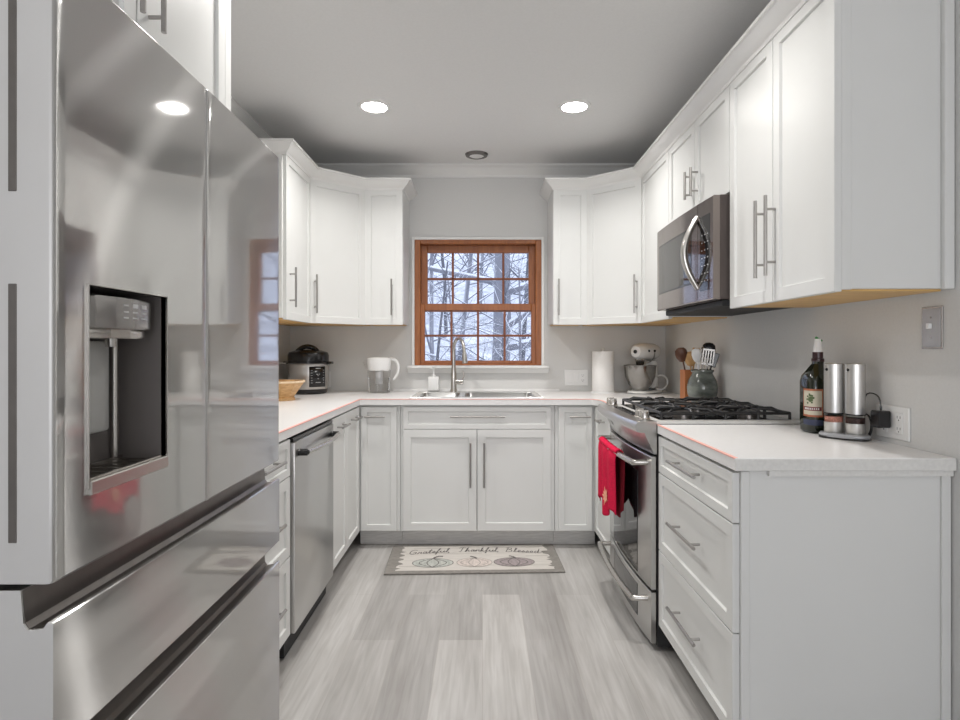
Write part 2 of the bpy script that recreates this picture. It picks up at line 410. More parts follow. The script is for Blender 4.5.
def corner_upper(label, sx):
    """diagonal corner cabinet; sx=+1 right corner, -1 left corner"""
    xw = XR-.002 if sx > 0 else XL+.002; xf = 1.0 if sx > 0 else -1.085; xb = .700 if sx > 0 else -.787
    yb = YB-.002
    poly = [(xf, 3.622), (xw, 3.622), (xw, yb), (xb, yb), (xb, 3.885)]
    t = thing('upper_cabinet', (xf, 3.9, UB), label, 'cabinet')
    MB().prism(poly, UB+.003, UT).build('body', WHITE, t)
    underside(t, [(xf+sx*.005, 3.65), (xw-sx*.01, 3.65), (xw-sx*.01, yb-.01), (xb+sx*.015, yb-.01), (xb+sx*.015, 3.89)])
    a = Vector((xb, 3.885)); c = Vector((xf, 3.622))
    if sx < 0: a, c = c, a
    u = (c-a); L = u.length; u.normalize(); n = Vector((u.y, -u.x))
    M = frame((a.x, a.y, 0), (u.x, u.y, 0), (n.x, n.y, 0))
    d = shaker(t, M, .006, L-.006, UB-.006, DT)
    pull(d, M, (L-.035) if sx > 0 else .035, 1.56, .24)
    return t
corner_upper('white diagonal corner upper cabinet above the stand mixer', 1)
corner_upper('white diagonal corner upper cabinet above the multi-cooker', -1)
FB = face_back(3.885)
t = upper_box('narrow white upper cabinet just right of the window', .468, .698, 3.885, YB-.002)
d = shaker(t, FB, .470, .696, UB-.006, DT); pull(d, FB, .503, 1.56, .24)
t = upper_box('narrow white upper cabinet just left of the window', -.785, -.528, 3.885, YB-.002)
d = shaker(t, FB, -.783, -.530, UB-.006, DT); pull(d, FB, -.600, 1.56, .24)
LX = -1.085; FL = face_left(LX)
t = upper_box('white upper cabinet on the left wall just past the refrigerator', XL+.002, LX, 3.155, 3.62)
d = shaker(t, FL, 3.168, 3.615, UB-.006, DT); pull(d, FL, 3.225, 1.56, .22)
d['label'] = 'door seen edge-on'
# cabinet crowns
CC = [(-.012, DT-.006), (.004, DT-.006), (.008, DT+.006), (.03, DT+.022), (.05, DT+.046), (.058, DT+.048), (.058, DT+.060), (-.012, DT+.060)]
o = MB().sweep([(XR-.002, 1.63), (.985, 1.63), (.985, 3.614), (.692, 3.865), (.468, 3.865), (.468, YB-.002)], CC).build('crown_moulding', TRIM)
tag(recenter(o), 'white crown moulding along the tops of the right-hand upper cabinets', 'moulding')
o = MB().sweep([(-.528, YB-.002), (-.528, 3.865), (-.787, 3.865), (-1.065, 3.614), (-1.065, 3.155), (XL+.002, 3.155)], CC).build('crown_moulding', TRIM)
tag(recenter(o), 'white crown moulding along the tops of the left corner upper cabinets', 'moulding')
# cabinet over the refrigerator
t = thing('upper_cabinet', (-1.06, 1.27, 1.80), 'white two-door cabinet above the refrigerator, at the top left', 'cabinet')
MB().box(XL+.002, -.77, .78, 1.745, 1.80, 2.30, .002).build('body', WHITE, t)
FF = face_left(-.77)
d = shaker(t, FF, .80, 1.263, 1.815, 2.28); pull(d, FF, 1.232, 2.03, .2)
d = shaker(t, FF, 1.267, 1.70, 1.815, 2.28); pull(d, FF, 1.312, 2.03, .2)
MB().box(-.77, -.752, 1.703, 1.745, 1.80, 2.30, .002).build('stile', WHITE, t)

# ------------------------------------------------------------------ base cabinets
CT = .915; CB = .879; KZ = .105
def base_box(name, label, x0, x1, y0, y1, kick, cat='cabinet', z1=CB-.004):
    """kick: 'L','B','R' side the toe kick recesses from"""
    t = thing(name, ((x0+x1)/2, (y0+y1)/2, 0), label, cat)
    MB().box(x0, x1, y0, y1, KZ, z1, .002).build('body', WHITE, t)
    k = .075; X0, X1, Y0, Y1 = x0, x1, y0, y1
    if kick == 'L': X1 -= k
    if kick == 'R': X0 += k
    if kick == 'B': Y0 += k
    MB().box(X0, X1, Y0, Y1, .001, KZ).build('toe_kick', KICKM, t)
    return t
# left run
LBX = -.765; FLB = face_left(LBX)
t = base_box('drawer_cabinet', 'white drawer cabinet squeezed between the refrigerator and the dishwasher', XL+.004, LBX, 1.755, 2.262, 'L')
for c0, c1 in ((.727, .868), (.417, .723), (.112, .413)):
    d = shaker(t, FLB, 1.76, 2.258, c0, c1, name='drawer'); pull(d, FLB, 2.01, (c0+c1)/2+.01, .2, False)
t = base_box('base_cabinet', 'white base cabinet with two narrow pull-out doors beside the dishwasher', XL+.004, LBX, 2.895, 3.56, 'L')
for a0, a1 in ((2.90, 3.205), (3.21, 3.53)):
    d = shaker(t, FLB, a0, a1, .112, .868); pull(d, FLB, (a0+a1)/2, .815, .16, False)
# dishwasher
t = thing('dishwasher', (-1.07, 2.58, 0), 'stainless steel dishwasher with a bar handle under the left worktop', 'dishwasher')
MB().box(XL+.05, -.775, 2.275, 2.885, .01, .868).build('body', DARKGAP, t)
d = MB().box(-.775, -.735, 2.285, 2.878, .10, .852, .006, 2).build('door', STEEL, t)
MB().box(-.775, -.742, 2.285, 2.878, .853, .868, .002).build('control_strip', BLACK, t)
MB().box(-.83, -.80, 2.275, 2.885, .005, .10).build('toe_kick', DARKGAP, t)
hp = [(-.736, 2.33, .805), (-.70, 2.335, .805)]+[(-.700+.018*math.sin(PI*k/10), 2.335+.495*k/10, .805) for k in range(1, 10)]+[(-.70, 2.83, .805), (-.736, 2.835, .805)]
MB().tube(hp[1:-1], .0105, 12).build('handle', CHROME, d)
for q in ((0, 1), (-1, -2)): MB().tube([hp[q[0]], hp[q[1]]], .014, 12).build('handle_mount', BLACK, d)
# back run: carcass front 3.565, door fronts 3.545
BY = 3.565; FBB = face_back(BY)
t = base_box('base_cabinet', 'narrow white base cabinet left of the sink cabinet', -.762, -.502, BY, YB-.004, 'B')
d = shaker(t, FBB, -.740, -.522, .112, .868, .05); pull(d, FBB, -.652, .808, .125, False)
t = base_box('sink_cabinet', 'wide white sink base cabinet under the window with two doors', -.500, .440, BY, YB-.004, 'B', z1=.70)
MB().box(-.500, .440, BY, BY+.018, .70, CB-.004).build('apron', WHITE, t)
d = shaker(t, FBB, -.483, .416, .731, .868, .042, 'false_drawer'); pull(d, FBB, -.03, .808, .33, False)
d = shaker(t, FBB, -.483, -.036, .112, .727, .066); pull(d, FBB, -.073, .515, .27)
d = shaker(t, FBB, -.031, .416, .112, .727, .066); pull(d, FBB, .010, .515, .27)
t = base_box('base_cabinet', 'narrow white base cabinet right of the sink cabinet', .442, .70, BY, YB-.004, 'B')
d = shaker(t, FBB, .462, .668, .112, .868, .05); pull(d, FBB, .59, .808, .125, False)
t = base_box('base_cabinet', 'thin white pull-out cabinet between the corner and the range', .702, XR-.004, 3.112, 3.56, 'R')
FRT = face_right(.702)
d = shaker(t, FRT, -3.535, -3.118, .112, .868, .05); pull(d, FRT, -3.30, .808, .12, False)
# right drawer unit with end panel
RBX = .725; FRB = face_right(RBX)
t = base_box('drawer_cabinet', 'white three-drawer cabinet at the near end of the right worktop', RBX, XR-.004, 1.655, 2.336, 'R')
for c0, c1 in ((.727, .868), (.417, .723), (.112, .413)):
    d = shaker(t, FRB, -2.335, -1.645, c0, c1, name='drawer', fw=.055); pull(d, FRB, -1.99, (c0+c1)/2+.012, .27, False)
MB().box(.726, XR-.004, 1.642, 1.655, .002, CB-.004, .001).build('end_panel', WHITE, t)
for a_, c_ in ((.7255, .750), (XR-.030, XR-.004)): MB().box(a_, c_, 1.634, 1.642, .002, CB-.004, .0015).build('end_stile', WHITE, t)

# ------------------------------------------------------------------ worktops
CLX, CRX, CBY = -.7376, .701, 3.525
t = thing('countertop', (-.3, 3.9, CB), 'white L-shaped worktop running along the left wall and under the window', 'countertop')
SX0, SX1, SY0, SY1 = -.425, .350, 3.615, 4.095                 # sink cut-out
b = MB()
xr = XR-.003; xl = XL+.003; yb = YB-.003
b.box(xl, CLX, 1.755, CBY, CB, CT, .002)
b.prism([(xl, CBY), (SX0, CBY), (SX0, yb), (xl, yb)], CB, CT)
b.prism([(SX0, CBY), (SX1, CBY), (SX1, SY0), (SX0, SY0)], CB, CT)
b.prism([(SX0, SY1), (SX1, SY1), (SX1, yb), (SX0, yb)], CB, CT)
b.prism([(SX1, CBY), (.665, CBY), (.70, 3.45), (.70, 3.106), (xr, 3.106), (xr, yb), (SX1, yb)], CB, CT)
b.build('slab', COUNTER, t)
def line_strip(parent, path):
    """thin salmon film left along the top front edge"""
    b = MB(); w = .009
    b.sweep(path, [(-w, CT-.0005), (.0012, CT-.003), (.0012, CT+.0008), (-w, CT+.0008)])
    b.build('edge_film', RED_LINE, parent, label='salmon line along the front edge')
line_strip(t, [(CLX, 1.76), (CLX, CBY), (.665, CBY), (.70, 3.45), (.70, 3.11)][::-1])
t = thing('countertop', (1.0, 1.98, CB), 'short white worktop on the right holding the bottle and mills', 'countertop')
MB().box(CRX, xr, 1.618, 2.337, CB, CT, .002).build('slab', COUNTER, t)
line_strip(t, [(CRX, 2.336), (CRX, 1.62)][::-1])
MB().box(CRX+.001, xr-.001, 1.6165, 1.619, CB+.002, CT-.003).build('raw_edge', RAW, t, label='unfinished end edge')
MB().box(.80, xr-.001, 1.626, 1.642, CB-.016, CB).build('batten', RAW, t)
o = MB().box(-.64, .552, YB-.022, YB-.003, CT, CT+.017, .002).build('backsplash_strip', COUNTER)
tag(recenter(o), 'low white strip along the wall behind the sink', 'strip')
o = MB().box(.79, .835, 4.10, 4.125, CT, CT+.012, .002).build('wood_offcut', DARKW)
tag(recenter(o), 'tiny brown wood offcut on the worktop behind the paper towel', 'wood piece')

# ------------------------------------------------------------------ refrigerator
SIDE = noisy(mat('grey_fridge_side', (.56, .555, .545), .4, .2), 5, .02)
PANEL = noisy(mat('dispenser_grey', (.33, .32, .31), .25, .7), 10, .05)
FY0, FY1, FXF = .820, 1.734, -.60
def bow(y): return -.004*((y-1.267)/.455)**2
fr = thing('refrigerator', (-1.0, 1.267, 0), 'large stainless steel french-door refrigerator with a water dispenser', 'refrigerator')
MB().box(XL+.03, -.705, FY0+.004, FY1-.004, .02, 1.775, .004).build('body', SIDE, fr)
MB().box(-.76, -.70, FY0+.03, FY1-.03, .004, .06).build('base_grille', BLACK, fr)
def side_slot(o):
    o.data.materials.append(SIDE)
    for p in o.data.polygons:
        if abs(p.normal.y) > .75 or p.normal.x < -.5: p.material_index = 1
def plan_profile(y0, y1, extra=(), r=.007):
    pts = [(-.698, y0), (FXF+bow(y0)-r, y0)]
    for k in range(1, 5):
        a = PI/2*k/5; pts.append((FXF+bow(y0)-r+r*math.sin(a), y0+r-r*math.cos(a)))
    ys = sorted({round(y0+r+(y1-y0-2*r)*k/24, 5) for k in range(25)} | set(extra))
    pts += [(FXF+bow(y), y) for y in ys]
    for k in range(1, 5):
        a = PI/2*k/5; pts.append((FXF+bow(y1)-r+r*math.cos(a), y1-r+r*math.sin(a)))
    pts += [(FXF+bow(y1)-r, y1), (-.698, y1)]
    return pts
def fridge_door(name, y0, y1, z0, z1, hole=None, label=None):
    b = MB(); bm = b.bm
    ex = hole[:2] if hole else ()
    pts = plan_profile(y0, y1, ex); zs = [z0, z0+.004] + (list(hole[2:]) if hole else []) + [z1-.004, z1]
    V = []
    for i, z in enumerate(zs):
        inset = .003 if i in (0, len(zs)-1) else 0
        V.append([bm.verts.new((x-(inset if x > -.65 else 0), y, z)) for x, y in pts])
    for i in range(len(zs)-1):
        for j in range(len(pts)-1):
            if hole and abs(zs[i]-hole[2]) < 1e-6:
                ym = (pts[j][1]+pts[j+1][1])/2
                if hole[0] < ym < hole[1] and pts[j][0] > -.65: continue
            bm.faces.new((V[i][j], V[i][j+1], V[i+1][j+1], V[i+1][j]))
    bm.faces.new(V[0][::-1]); bm.faces.new(V[-1])
    o = b.build(name, STEEL_F, fr, smooth=30, label=label); side_slot(o); return o
HOLE = (.889, 1.108, 1.006, 1.316)
ld = fridge_door('door', FY0, 1.2665, .887, 1.787, HOLE, 'door with the water dispenser')
rd = fridge_door('door', 1.2695, FY1, .887, 1.787, None, 'plain door')
MB().box(-.80, -.702, FY0, 1.26, .8655, .884, .002).build('hinge', BLACK, ld)
for z0, z1 in ((.945, 1.31), (1.44, 1.775)):
    MB().box(-.667, -.655, FY0-.0012, FY0+.002, z0, z1, .0008).build('grip_slot', DARKSTEEL, ld)
# the dispenser
y0, y1, z0, z1 = HOLE; xb = -.692
b = MB(); bm = b.bm
def quad(b, *p): b.bm.faces.new([b.bm.verts.new(q) for q in p])
xf = FXF-.002
quad(b, (xb, y0, z0), (xb, y1, z0), (xb, y1, z1), (xb, y0, z1))
quad(b, (xb, y0, z0), (xf, y0, z0), (xf, y0, z1), (xb, y0, z1)); quad(b, (xb, y1, z0), (xf, y1, z0), (xf, y1, z1), (xb, y1, z1))
quad(b, (xb, y0, z1), (xb, y1, z1), (xf, y1, z1), (xf, y0, z1)); quad(b, (xb, y0, z0), (xb, y1, z0), (xf, y1, z0), (xf, y0, z0))
dp = b.build('dispenser', noisy(mat('dispenser_liner', (.17, .155, .148), .4, .2), 10, .05), fr, smooth=0, label='dark recessed water and ice dispenser')
b = MB(); w = .0022                                        # bright bezel around the opening
for (a0, a1, c0, c1) in ((y0-w, y0, z0-w, z1+w), (y1, y1+w, z0-w, z1+w), (y0, y1, z1, z1+w*.6)):
    b.box(FXF-.012, FXF+.0015, a0, a1, c0, c1, .001)
b.box(FXF-.02, FXF+.004, y0, y1, z0-.012, z0+.010, .002)
b.build('bezel', CHROME, dp)
poly = [(xb+.002, y0+.002), (-.622, y0+.002), (-.610, y0+.03), (-.605, y0+.075), (-.605, y0+.13), (-.608, y0+.170), (-.614, y0+.190), (-.626, y0+.199), (xb+.002, y0+.201)]
b = MB(); b.prism(poly, 1.252, 1.304, bev=.003)
cp = b.build('control_panel', PANEL, dp)
MB().prism([(x-.010 if x > -.68 else x, min(y, y0+.188)) for x, y in poly], 1.236, 1.252, bev=.002).build('spout_housing', CHROME, dp)
b = MB()
for r_, zc in enumerate((1.292, 1.281, 1.271)):
    for k in range(3):
        yc = y0+.100+.027*k; b.box(-.6060, -.6041-.0012*(k == 2), yc-.007, yc+.007, zc-(.0035 if r_ == 0 and k else .0013), zc+(.0035 if r_ == 0 and k else .0013))
b.build('buttons', noisy(mat('pale_grey_print', (.55, .55, .55), .4), 20, .05), cp)
MB().lathe([(0, -.012), (.008, -.012), (.010, .006), (0, .006)], (-.640, y0+.115, 1.234), 16).build('nozzle', CHROME, dp)
MB().box(xb+.004, xb+.014, .925, 1.062, 1.070, 1.232, .006, 2).build('paddle', noisy(mat('paddle_silver', (.66, .66, .64), .32, .3), 10, .04), dp)
MB().tube([(xb+.006, 1.086, z0+.012), (xb+.006, 1.086, 1.236)], .007, 12).build('water_tube', CHROME, dp)
b = MB()
for k in range(7): b.box(xb+.010, -.606, .90+.030*k, .906+.030*k, z0+.004, z0+.010)
b.box(xb+.004, xb+.010, .892, 1.105, z0+.002, z0+.012); b.box(-.612, -.606, .892, 1.105, z0+.002, z0+.012)
b.build('drip_tray', CHROME, dp)
def fridge_drawer(name, z0, z1, ztop, label):
    """front with a pocket handle along its top; profile in X/Z swept along Y"""
    def strip(nm, prof, m, closed):
        b = MB(); bm = b.bm; n = 26; rings = []
        for k in range(n+1):
            y = FY0+(FY1-FY0)*k/n
            y = y+(.003 if k == 0 else -.003 if k == n else 0)*(nm != name); rings.append([bm.verts.new((x+bow(y) if x > -.69 else x, y, z)) for x, z in prof])
        q = len(prof)
        for a, c in zip(rings, rings[1:]):
            for j in range(q): bm.faces.new((a[j], a[(j+1) % q], c[(j+1) % q], c[j]))
        bm.faces.new(rings[0][::-1]); bm.faces.new(rings[-1])
        return b.build(nm, m, fr if nm == name else o, smooth=28)
    o = None
    o = strip(name, [(-.698, z0), (FXF-.004, z0), (FXF, z0+.004), (FXF, z1-.0015), (FXF-.0015, z1), (FXF-.008, z1), (FXF-.014, z1-.009), (FXF-.036, z1-.011), (FXF-.042, z1-.002), (FXF-.046, ztop-.006), (-.698, ztop-.006)], STEEL_F, True)
    o['label'] = label; side_slot(o)
    strip('pocket_shade', [(FXF-.0145, z1-.0082), (FXF-.0355, z1-.0102), (FXF-.0412, z1-.0015), (FXF-.0452, ztop-.007), (FXF-.0460, ztop-.007), (FXF-.042, z1-.002), (FXF-.036, z1-.011), (FXF-.014, z1-.009)], DARKSTEEL, True)  # dark strip over the same steel, putting the pocket's shade into the colour
    return o
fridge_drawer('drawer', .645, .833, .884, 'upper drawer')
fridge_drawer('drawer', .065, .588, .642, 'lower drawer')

# ------------------------------------------------------------------ range
RY0, RY1 = 2.341, 3.098; RYC = (RY0+RY1)/2
def bpath(ya, yb, base=.70, n=16, amt=.020):
    """plan line at x=base bowed towards the aisle, running +Y so that 'out' is -X"""
    return [(base-amt*(1-((ya+(yb-ya)*k/n-RYC)/((RY1-RY0)/2))**2), ya+(yb-ya)*k/n) for k in range(n+1)]
rg = thing('range', (1.0, RYC, 0), 'stainless steel slide-in gas range with black grates', 'range')
MB().box(.704, 1.285, RY0+.003, RY1-.003, .02, .905).build('body', DARKGAP, rg)
top = bpath(RY0, RY1, .660)
b = MB(); b.prism(top+[(1.29, RY1), (1.29, RY0)], .9165, .927); b.build('cooktop', noisy(mat('satin_cooktop_steel', (.66, .655, .64), .5, .55), 30, .03), rg)
MB().sweep(bpath(RY0, RY1), [(0, .882), (.066, .882), (.082, .886), (.088, .897), (.088, .914), (.080, .9255), (.068, .9275), (0, .9275)]).build('front_rail', STEEL, rg)
fa = MB().sweep(bpath(RY0, RY1), [(0, .795), (.010, .795), (.052, .882), (0, .882)]).build('fascia', STEEL, rg)
MB().sweep(bpath(2.90, 2.955), [(.031, .843), (.0345, .842), (.0462, .866), (.043, .868)]).build('badge', DARKSTEEL, fa)
b = MB(); b.box(.655, .700, 2.53, 2.93, .9268, .9290, .001); b.build('touch_panel', GLASSB, rg)
MB().box(.725, 1.272, 2.400, 3.055, .9265, .9285, .001).build('burner_pan', GLASSB, rg)
for y in (2.405, 2.475, 2.985, 3.045):
    k = MB().lathe([(0, 0), (.024, 0), (.025, .006), (.020, .008), (.019, .030), (.017, .033), (0, .033)], (.668, y, .9275), 24).build('knob', CHROME, rg)
    MB().box(.650, .686, y-.0035, y+.0035, .958, .966, .002).build('grip', CHROME, k)
burn = [(.86, 2.50), (.86, 2.94), (1.14, 2.50), (1.14, 2.94), (1.0, 2.72)]
for x, y in burn:
    q = MB().lathe([(0, .0), (.045, 0), (.045, .010), (.034, .014), (0, .014)], (x, y, .9285), 24).build('burner', DARKSTEEL, rg)
    MB().lathe([(0, .014), (.038, .014), (.040, .018), (.034, .024), (0, .025)], (x, y, .9285), 24).build('burner_cap', IRON, q)
for ya, yb_ in ((2.395, 2.605), (2.612, 2.828), (2.835, 3.045)):
    b = MB(); zt = .966; r = .0065; x0, x1 = .735, 1.262; ym = (ya+yb_)/2
    def bar(*p): b.tube(p, r, 8)
    bar((x0, ya, zt-.012), (x1, ya, zt-.012)); bar((x0, yb_, zt-.012), (x1, yb_, zt-.012))
    bar((x0, ya, zt-.012), (x0, yb_, zt-.012)); bar((x1, ya, zt-.012), (x1, yb_, zt-.012))
    for x in (x0, x0+.13, x0+.2635, x0+.397, x1):
        for y in (ya, yb_): b.tube([(x, y, .9287), (x, y, zt-.012)], .006, 8)
    for xc in (.86, 1.14):
        for dx, dy in ((1, 0), (-1, 0), (0, 1), (0, -1), (.75, 1), (-.75, 1), (.75, -1), (-.75, -1)):
            ex = xc+dx*.125; ey = ym+dy*(yb_-ya)/2; ex = min(max(ex, x0), x1)
            ix = xc+dx*.030; iy = ym+dy*.030
            b.tube([(ex, ey, zt-.012), (ix+(ex-ix)*.75, iy+(ey-iy)*.75, zt), (ix, iy, zt)], [.0065, .006, .005], 8)
    bar((1.0, ya, zt-.012), (1.0, yb_, zt-.012))
    b.build('grate', IRON, rg)
def front_panel(name, parent, ya, yb_, out, prof_z, m, t=.02, n=14):
    z0, z1 = prof_z
    return MB().sweep(bpath(ya, yb_, n=n), [(out-t, z0), (out-.003, z0), (out, z0+.003), (out, z1-.003), (out-.003, z1), (out-t, z1)]).build(name, m, parent)
d = front_panel('oven_door', rg, RY0+.004, RY1-.004, .022, (.250, .785), STEEL)
front_panel('window', d, 2.50, 2.95, .0236, (.262, .700), GLASSB, .004)
w_ = front_panel('drawer', rg, RY0+.004, RY1-.004, .022, (.035, .238), STEEL)
front_panel('dark_panel', w_, 2.50, 2.95, .0236, (.075, .215), GLASSB, .004)
def bar_handle(parent, z, ya, yb_, out=.080):
    pth = [(x-out, y, z) for x, y in bpath(ya, yb_, n=18, amt=.024)]
    b = MB(); b.tube(pth, .0125, 12)
    for q in (pth[0], pth[-1]):
        b.tube([(q[0]+out-.021+.012, q[1], z), (q[0]+.012, q[1], z), (q[0]-.004, q[1]+(.012 if q is pth[0] else -.012), z)], [.012, .012, .0125], 12)
    return b.build('handle', CHROME, parent)
bar_handle(d, .755, 2.385, 3.055); bar_handle(w_, .200, 2.385, 3.055)

# towel over the oven handle
RED = mat('red_cotton', (.66, .012, .06), .95, 0, .2); noisy(RED, 200, .25, .5)
RED_SHADE = mat('shaded_red_cotton', (.14, .004, .012), .95, 0, .2); noisy(RED_SHADE, 200, .25, .5)  # darkened copy of the red cotton, shade of the back fold in its colour
PEACH = noisy(mat('peach_print', (.95, .46, .30), .9), 60, .1)
def handle_x(y): return .70-.080-.024*(1-((y-RYC)/(.378))**2)
tw = thing('dish_towel', (.60, 2.76, .45), 'crumpled red dish towel hanging over the oven door handle', 'towel')
def flap(out, ya, yb_, zb, folds, ph, amp):
    def f(u, v):
        y = ya+(yb_-ya)*u; zt = .770
        z0 = zb+.030*math.sin(u*PI*folds+ph)*1.0
        z = zt-(zt-z0)*v
        yy = y+(.02*(u-.5))*-v
        x = handle_x(y)+out*(1 if v > .03 else .3)+amp*(0.25+v)*math.sin(u*PI*2*folds+ph+v*1.2)-(.012 if out < 0 else -.004)*math.sin(min(1, v*6)*PI/2)
        return (x, yy, z)
    return f
b = MB()
b.grid(flap(-.006, 2.57, 2.965, .465, 3, .6, .007), 48, 24)
b.build('front_flap', RED, tw, solid=.004, smooth=60, keep=True)
MB().grid(flap(.014, 2.545, 2.93, .485, 3.2, 2.2, .005), 48, 24).build('back_flap', RED_SHADE, tw, solid=.004, smooth=60, label='shaded back fold of the towel', keep=True)
def over(u, v):
    y = 2.57+.395*u
    a = PI*v; return (handle_x(y)-.0165*math.cos(a)+.002, y-.012*v, .758+.0165*math.sin(a)+.0015*math.sin(u*30))
MB().grid(over, 40, 8).build('top_fold', RED, tw, solid=.004, smooth=60, keep=True)
fl = flap(-.006, 2.57, 2.965, .465, 3, .6, .007)
b = MB(); lc = (.40, .72); ring = []
for k in range(20):
    a = 2*PI*k/20; r_ = 1.0 if k % 4 == 0 else (.45 if k % 2 else .72)
    c = Vector(fl(lc[0]+.085*r_*math.cos(a), lc[1]+.15*r_*math.sin(a))); ring.append(b.bm.verts.new((c.x-.006, c.y, c.z)))
c = Vector(fl(*lc)); ctr = b.bm.verts.new((c.x-.0065, c.y, c.z))
for k in range(20): b.bm.faces.new((ctr, ring[k], ring[(k+1) % 20]))
b.build('leaf_print', PEACH, tw, smooth=60, keep=True)

# ------------------------------------------------------------------ microwave
mw = thing('microwave', (1.1, 2.71, 1.40), 'dark steel over-the-range microwave with a curved handle', 'microwave')
MB().box(.952, XR-.003, 2.335, 3.080, 1.418, 1.838, .003).build('body', noisy(mat('microwave_case', (.075, .06, .055), .4, .3), 20, .05), mw)
def mpath(ya, yb_, n=14): return [(.952-.010*(1-((ya+(yb_-ya)*k/n-2.7075)/.3725)**2), ya+(yb_-ya)*k/n) for k in range(n+1)]
def mpanel(name, parent, ya, yb_, z0, z1, out, m, t=.028):
    return MB().sweep(mpath(ya, yb_), [(out-t, z0), (out-.004, z0), (out, z0+.004), (out, z1-.004), (out-.004, z1), (out-t, z1)]).build(name, m, parent)
md = mpanel('door', mw, 2.488, 3.080, 1.418, 1.836, .028, STEEL_M)
mpanel('window', md, 2.56, 3.035, 1.505, 1.745, .0288, mat('microwave_window', (.045, .042, .04), .05, .3, .8), .003)
MB().sweep(mpath(2.555, 3.04), [(.0265, 1.500), (.0284, 1.500), (.0284, 1.750), (.0265, 1.750)]).build('window_frame', BLACK, md)
cpn = mpanel('control_panel', mw, 2.338, 2.484, 1.418, 1.836, .028, STEEL_M)
mpanel('key_glass', cpn, 2.365, 2.462, 1.455, 1.775, .0286, GLASSB, .003)
b = MB()
for r_ in range(7):
    for k in range(3):
        yc = 2.385+.028*k; zc = 1.50+.032*r_
        for (x, y) in mpath(yc, yc+.001, 1)[:1]: b.box(x-.0292, x-.028, yc-.004, yc+.004, zc-.002, zc+.002)
b.build('keys', noisy(mat('microwave_key_print', (.5, .5, .5), .4), 20, .05), cpn)
b = MB(); b.tube([(mpath(2.492, 2.5, 1)[0][0]-.026-.058*math.sin(PI*k/16), 2.492, 1.475+.305*k/16) for k in range(17)], [.011+.004*math.sin(PI*k/16) for k in range(17)], 12)
b.build('handle', CHROME, md)
MB().box(.965, XR-.004, 2.345, 3.072, 1.392, 1.4175, .004).build('vent_tray', DARKGAP, mw)

# ------------------------------------------------------------------ sink, tap, soap
def basin(b, x0, x1, y0, y1, zt, depth, r=.045):
    bm = b.bm; q = bmesh.ops.create_cube(bm, size=1); vs = q['verts']
    for v in vs: v.co = Vector(((x0+x1)/2+v.co.x*(x1-x0), (y0+y1)/2+v.co.y*(y1-y0), zt-depth/2+v.co.z*depth))
    fs = {f for v in vs for f in v.link_faces}
    tf = max(fs, key=lambda f: f.calc_center_median().z)
    es = [e for e in {e for v in vs for e in v.link_edges} if e not in tf.edges[:]]
    bmesh.ops.delete(bm, geom=[tf], context='FACES_ONLY')
    bmesh.ops.bevel(bm, geom=es, offset=r, segments=5, affect='EDGES', profile=.5)
sk = thing('kitchen_sink', (-.037, 3.86, CT), 'double-bowl stainless steel sink set in the worktop under the window', 'sink')
b = MB(); rx0, rx1, ry0, ry1 = -.445, .370, 3.585, 4.115; z0, z1 = CT, CT+.006
bx = ((-.405, -.150), (-.115, .330)); by = (3.625, 3.985)
b.box(rx0, rx1, ry0, by[0], z0, z1, .0015); b.box(rx0, rx1, by[1], ry1, z0, z1, .0015)
b.box(rx0, bx[0][0], by[0], by[1], z0, z1); b.box(bx[0][1], bx[1][0], by[0], by[1], z0, z1); b.box(bx[1][1], rx1, by[0], by[1], z0, z1)
b.build('rim', STEEL_X, sk)
for xa, xc in bx:
    b = MB(); basin(b, xa, xc, by[0], by[1], z1-.001, .19)
    q = b.build('bowl', STEEL_X, sk, solid=.0015, smooth=50)
    MB().lathe([(0, .001), (.040, .001), (.043, .004), (.030, .003), (0, .002)], ((xa+xc)/2, 3.83, z1-.190), 20).build('drain', CHROME, q)
fx, fy = -.200, 4.055
fc = thing('faucet', (fx, fy, CT+.006), 'tall gooseneck pull-down tap standing behind the sink', 'faucet')
MB().lathe([(0, 0), (.027, 0), (.026, .008), (.021, .02), (.021, .11), (.016, .17), (.0125, .19), (0, .19)], (fx, fy, CT+.006), 24).build('base', CHROME, fc)
d2 = Vector((.50, -.866)); pts = [(fx, fy, CT+.18), (fx, fy, 1.19)]
R = .075
for k in range(1, 15):
    a = PI*.97*k/14; o_ = R*(1-math.cos(a)); pts.append((fx+d2.x*o_, fy+d2.y*o_, 1.215+R*math.sin(a)))
e = pts[-1]; pts.append((e[0]+d2.x*.006, e[1]+d2.y*.006, e[2]-.025))
MB().tube(pts, .0115, 14).build('neck', CHROME, fc)
e = Vector(pts[-1]); dn = Vector((d2.x*.12, d2.y*.12, -1)).normalized()
MB().tube([e, e+dn*.012, e+dn*.05, e+dn*.075], [.0125, .015, .0175, .0185], 16).build('spray_head', CHROME, fc)
lv = MB().tube([(fx+.015, fy, CT+.075), (fx+.065, fy-.01, CT+.075)], .019, 16).build('lever_hub', CHROME, fc)
MB().tube([(fx+.058, fy-.01, CT+.085), (fx+.072, fy-.012, CT+.115), (fx+.064, fy-.014, CT+.155)], [.006, .005, .0045], 10).build('lever', CHROME, lv)
sx, sy, sz = -.340, 4.055, CT+.006
sd = thing('soap_dispenser', (sx, sy, sz), 'white pump soap bottle beside the tap', 'soap dispenser')
MB().box(sx-.038, sx+.038, sy-.025, sy+.025, sz, sz+.012, .004).build('base', mat('grey_soap_base', (.35, .35, .34), .4), sd)
MB().box(sx-.037, sx+.037, sy-.024, sy+.024, sz+.012, sz+.105, .006, 2).build('bottle', WHITEP, sd)
b = MB(); b.lathe([(0, .104), (.014, .104), (.014, .118), (.006, .12), (.006, .166), (.012, .167), (.012, .178), (0, .179)], (sx, sy, sz), 16)
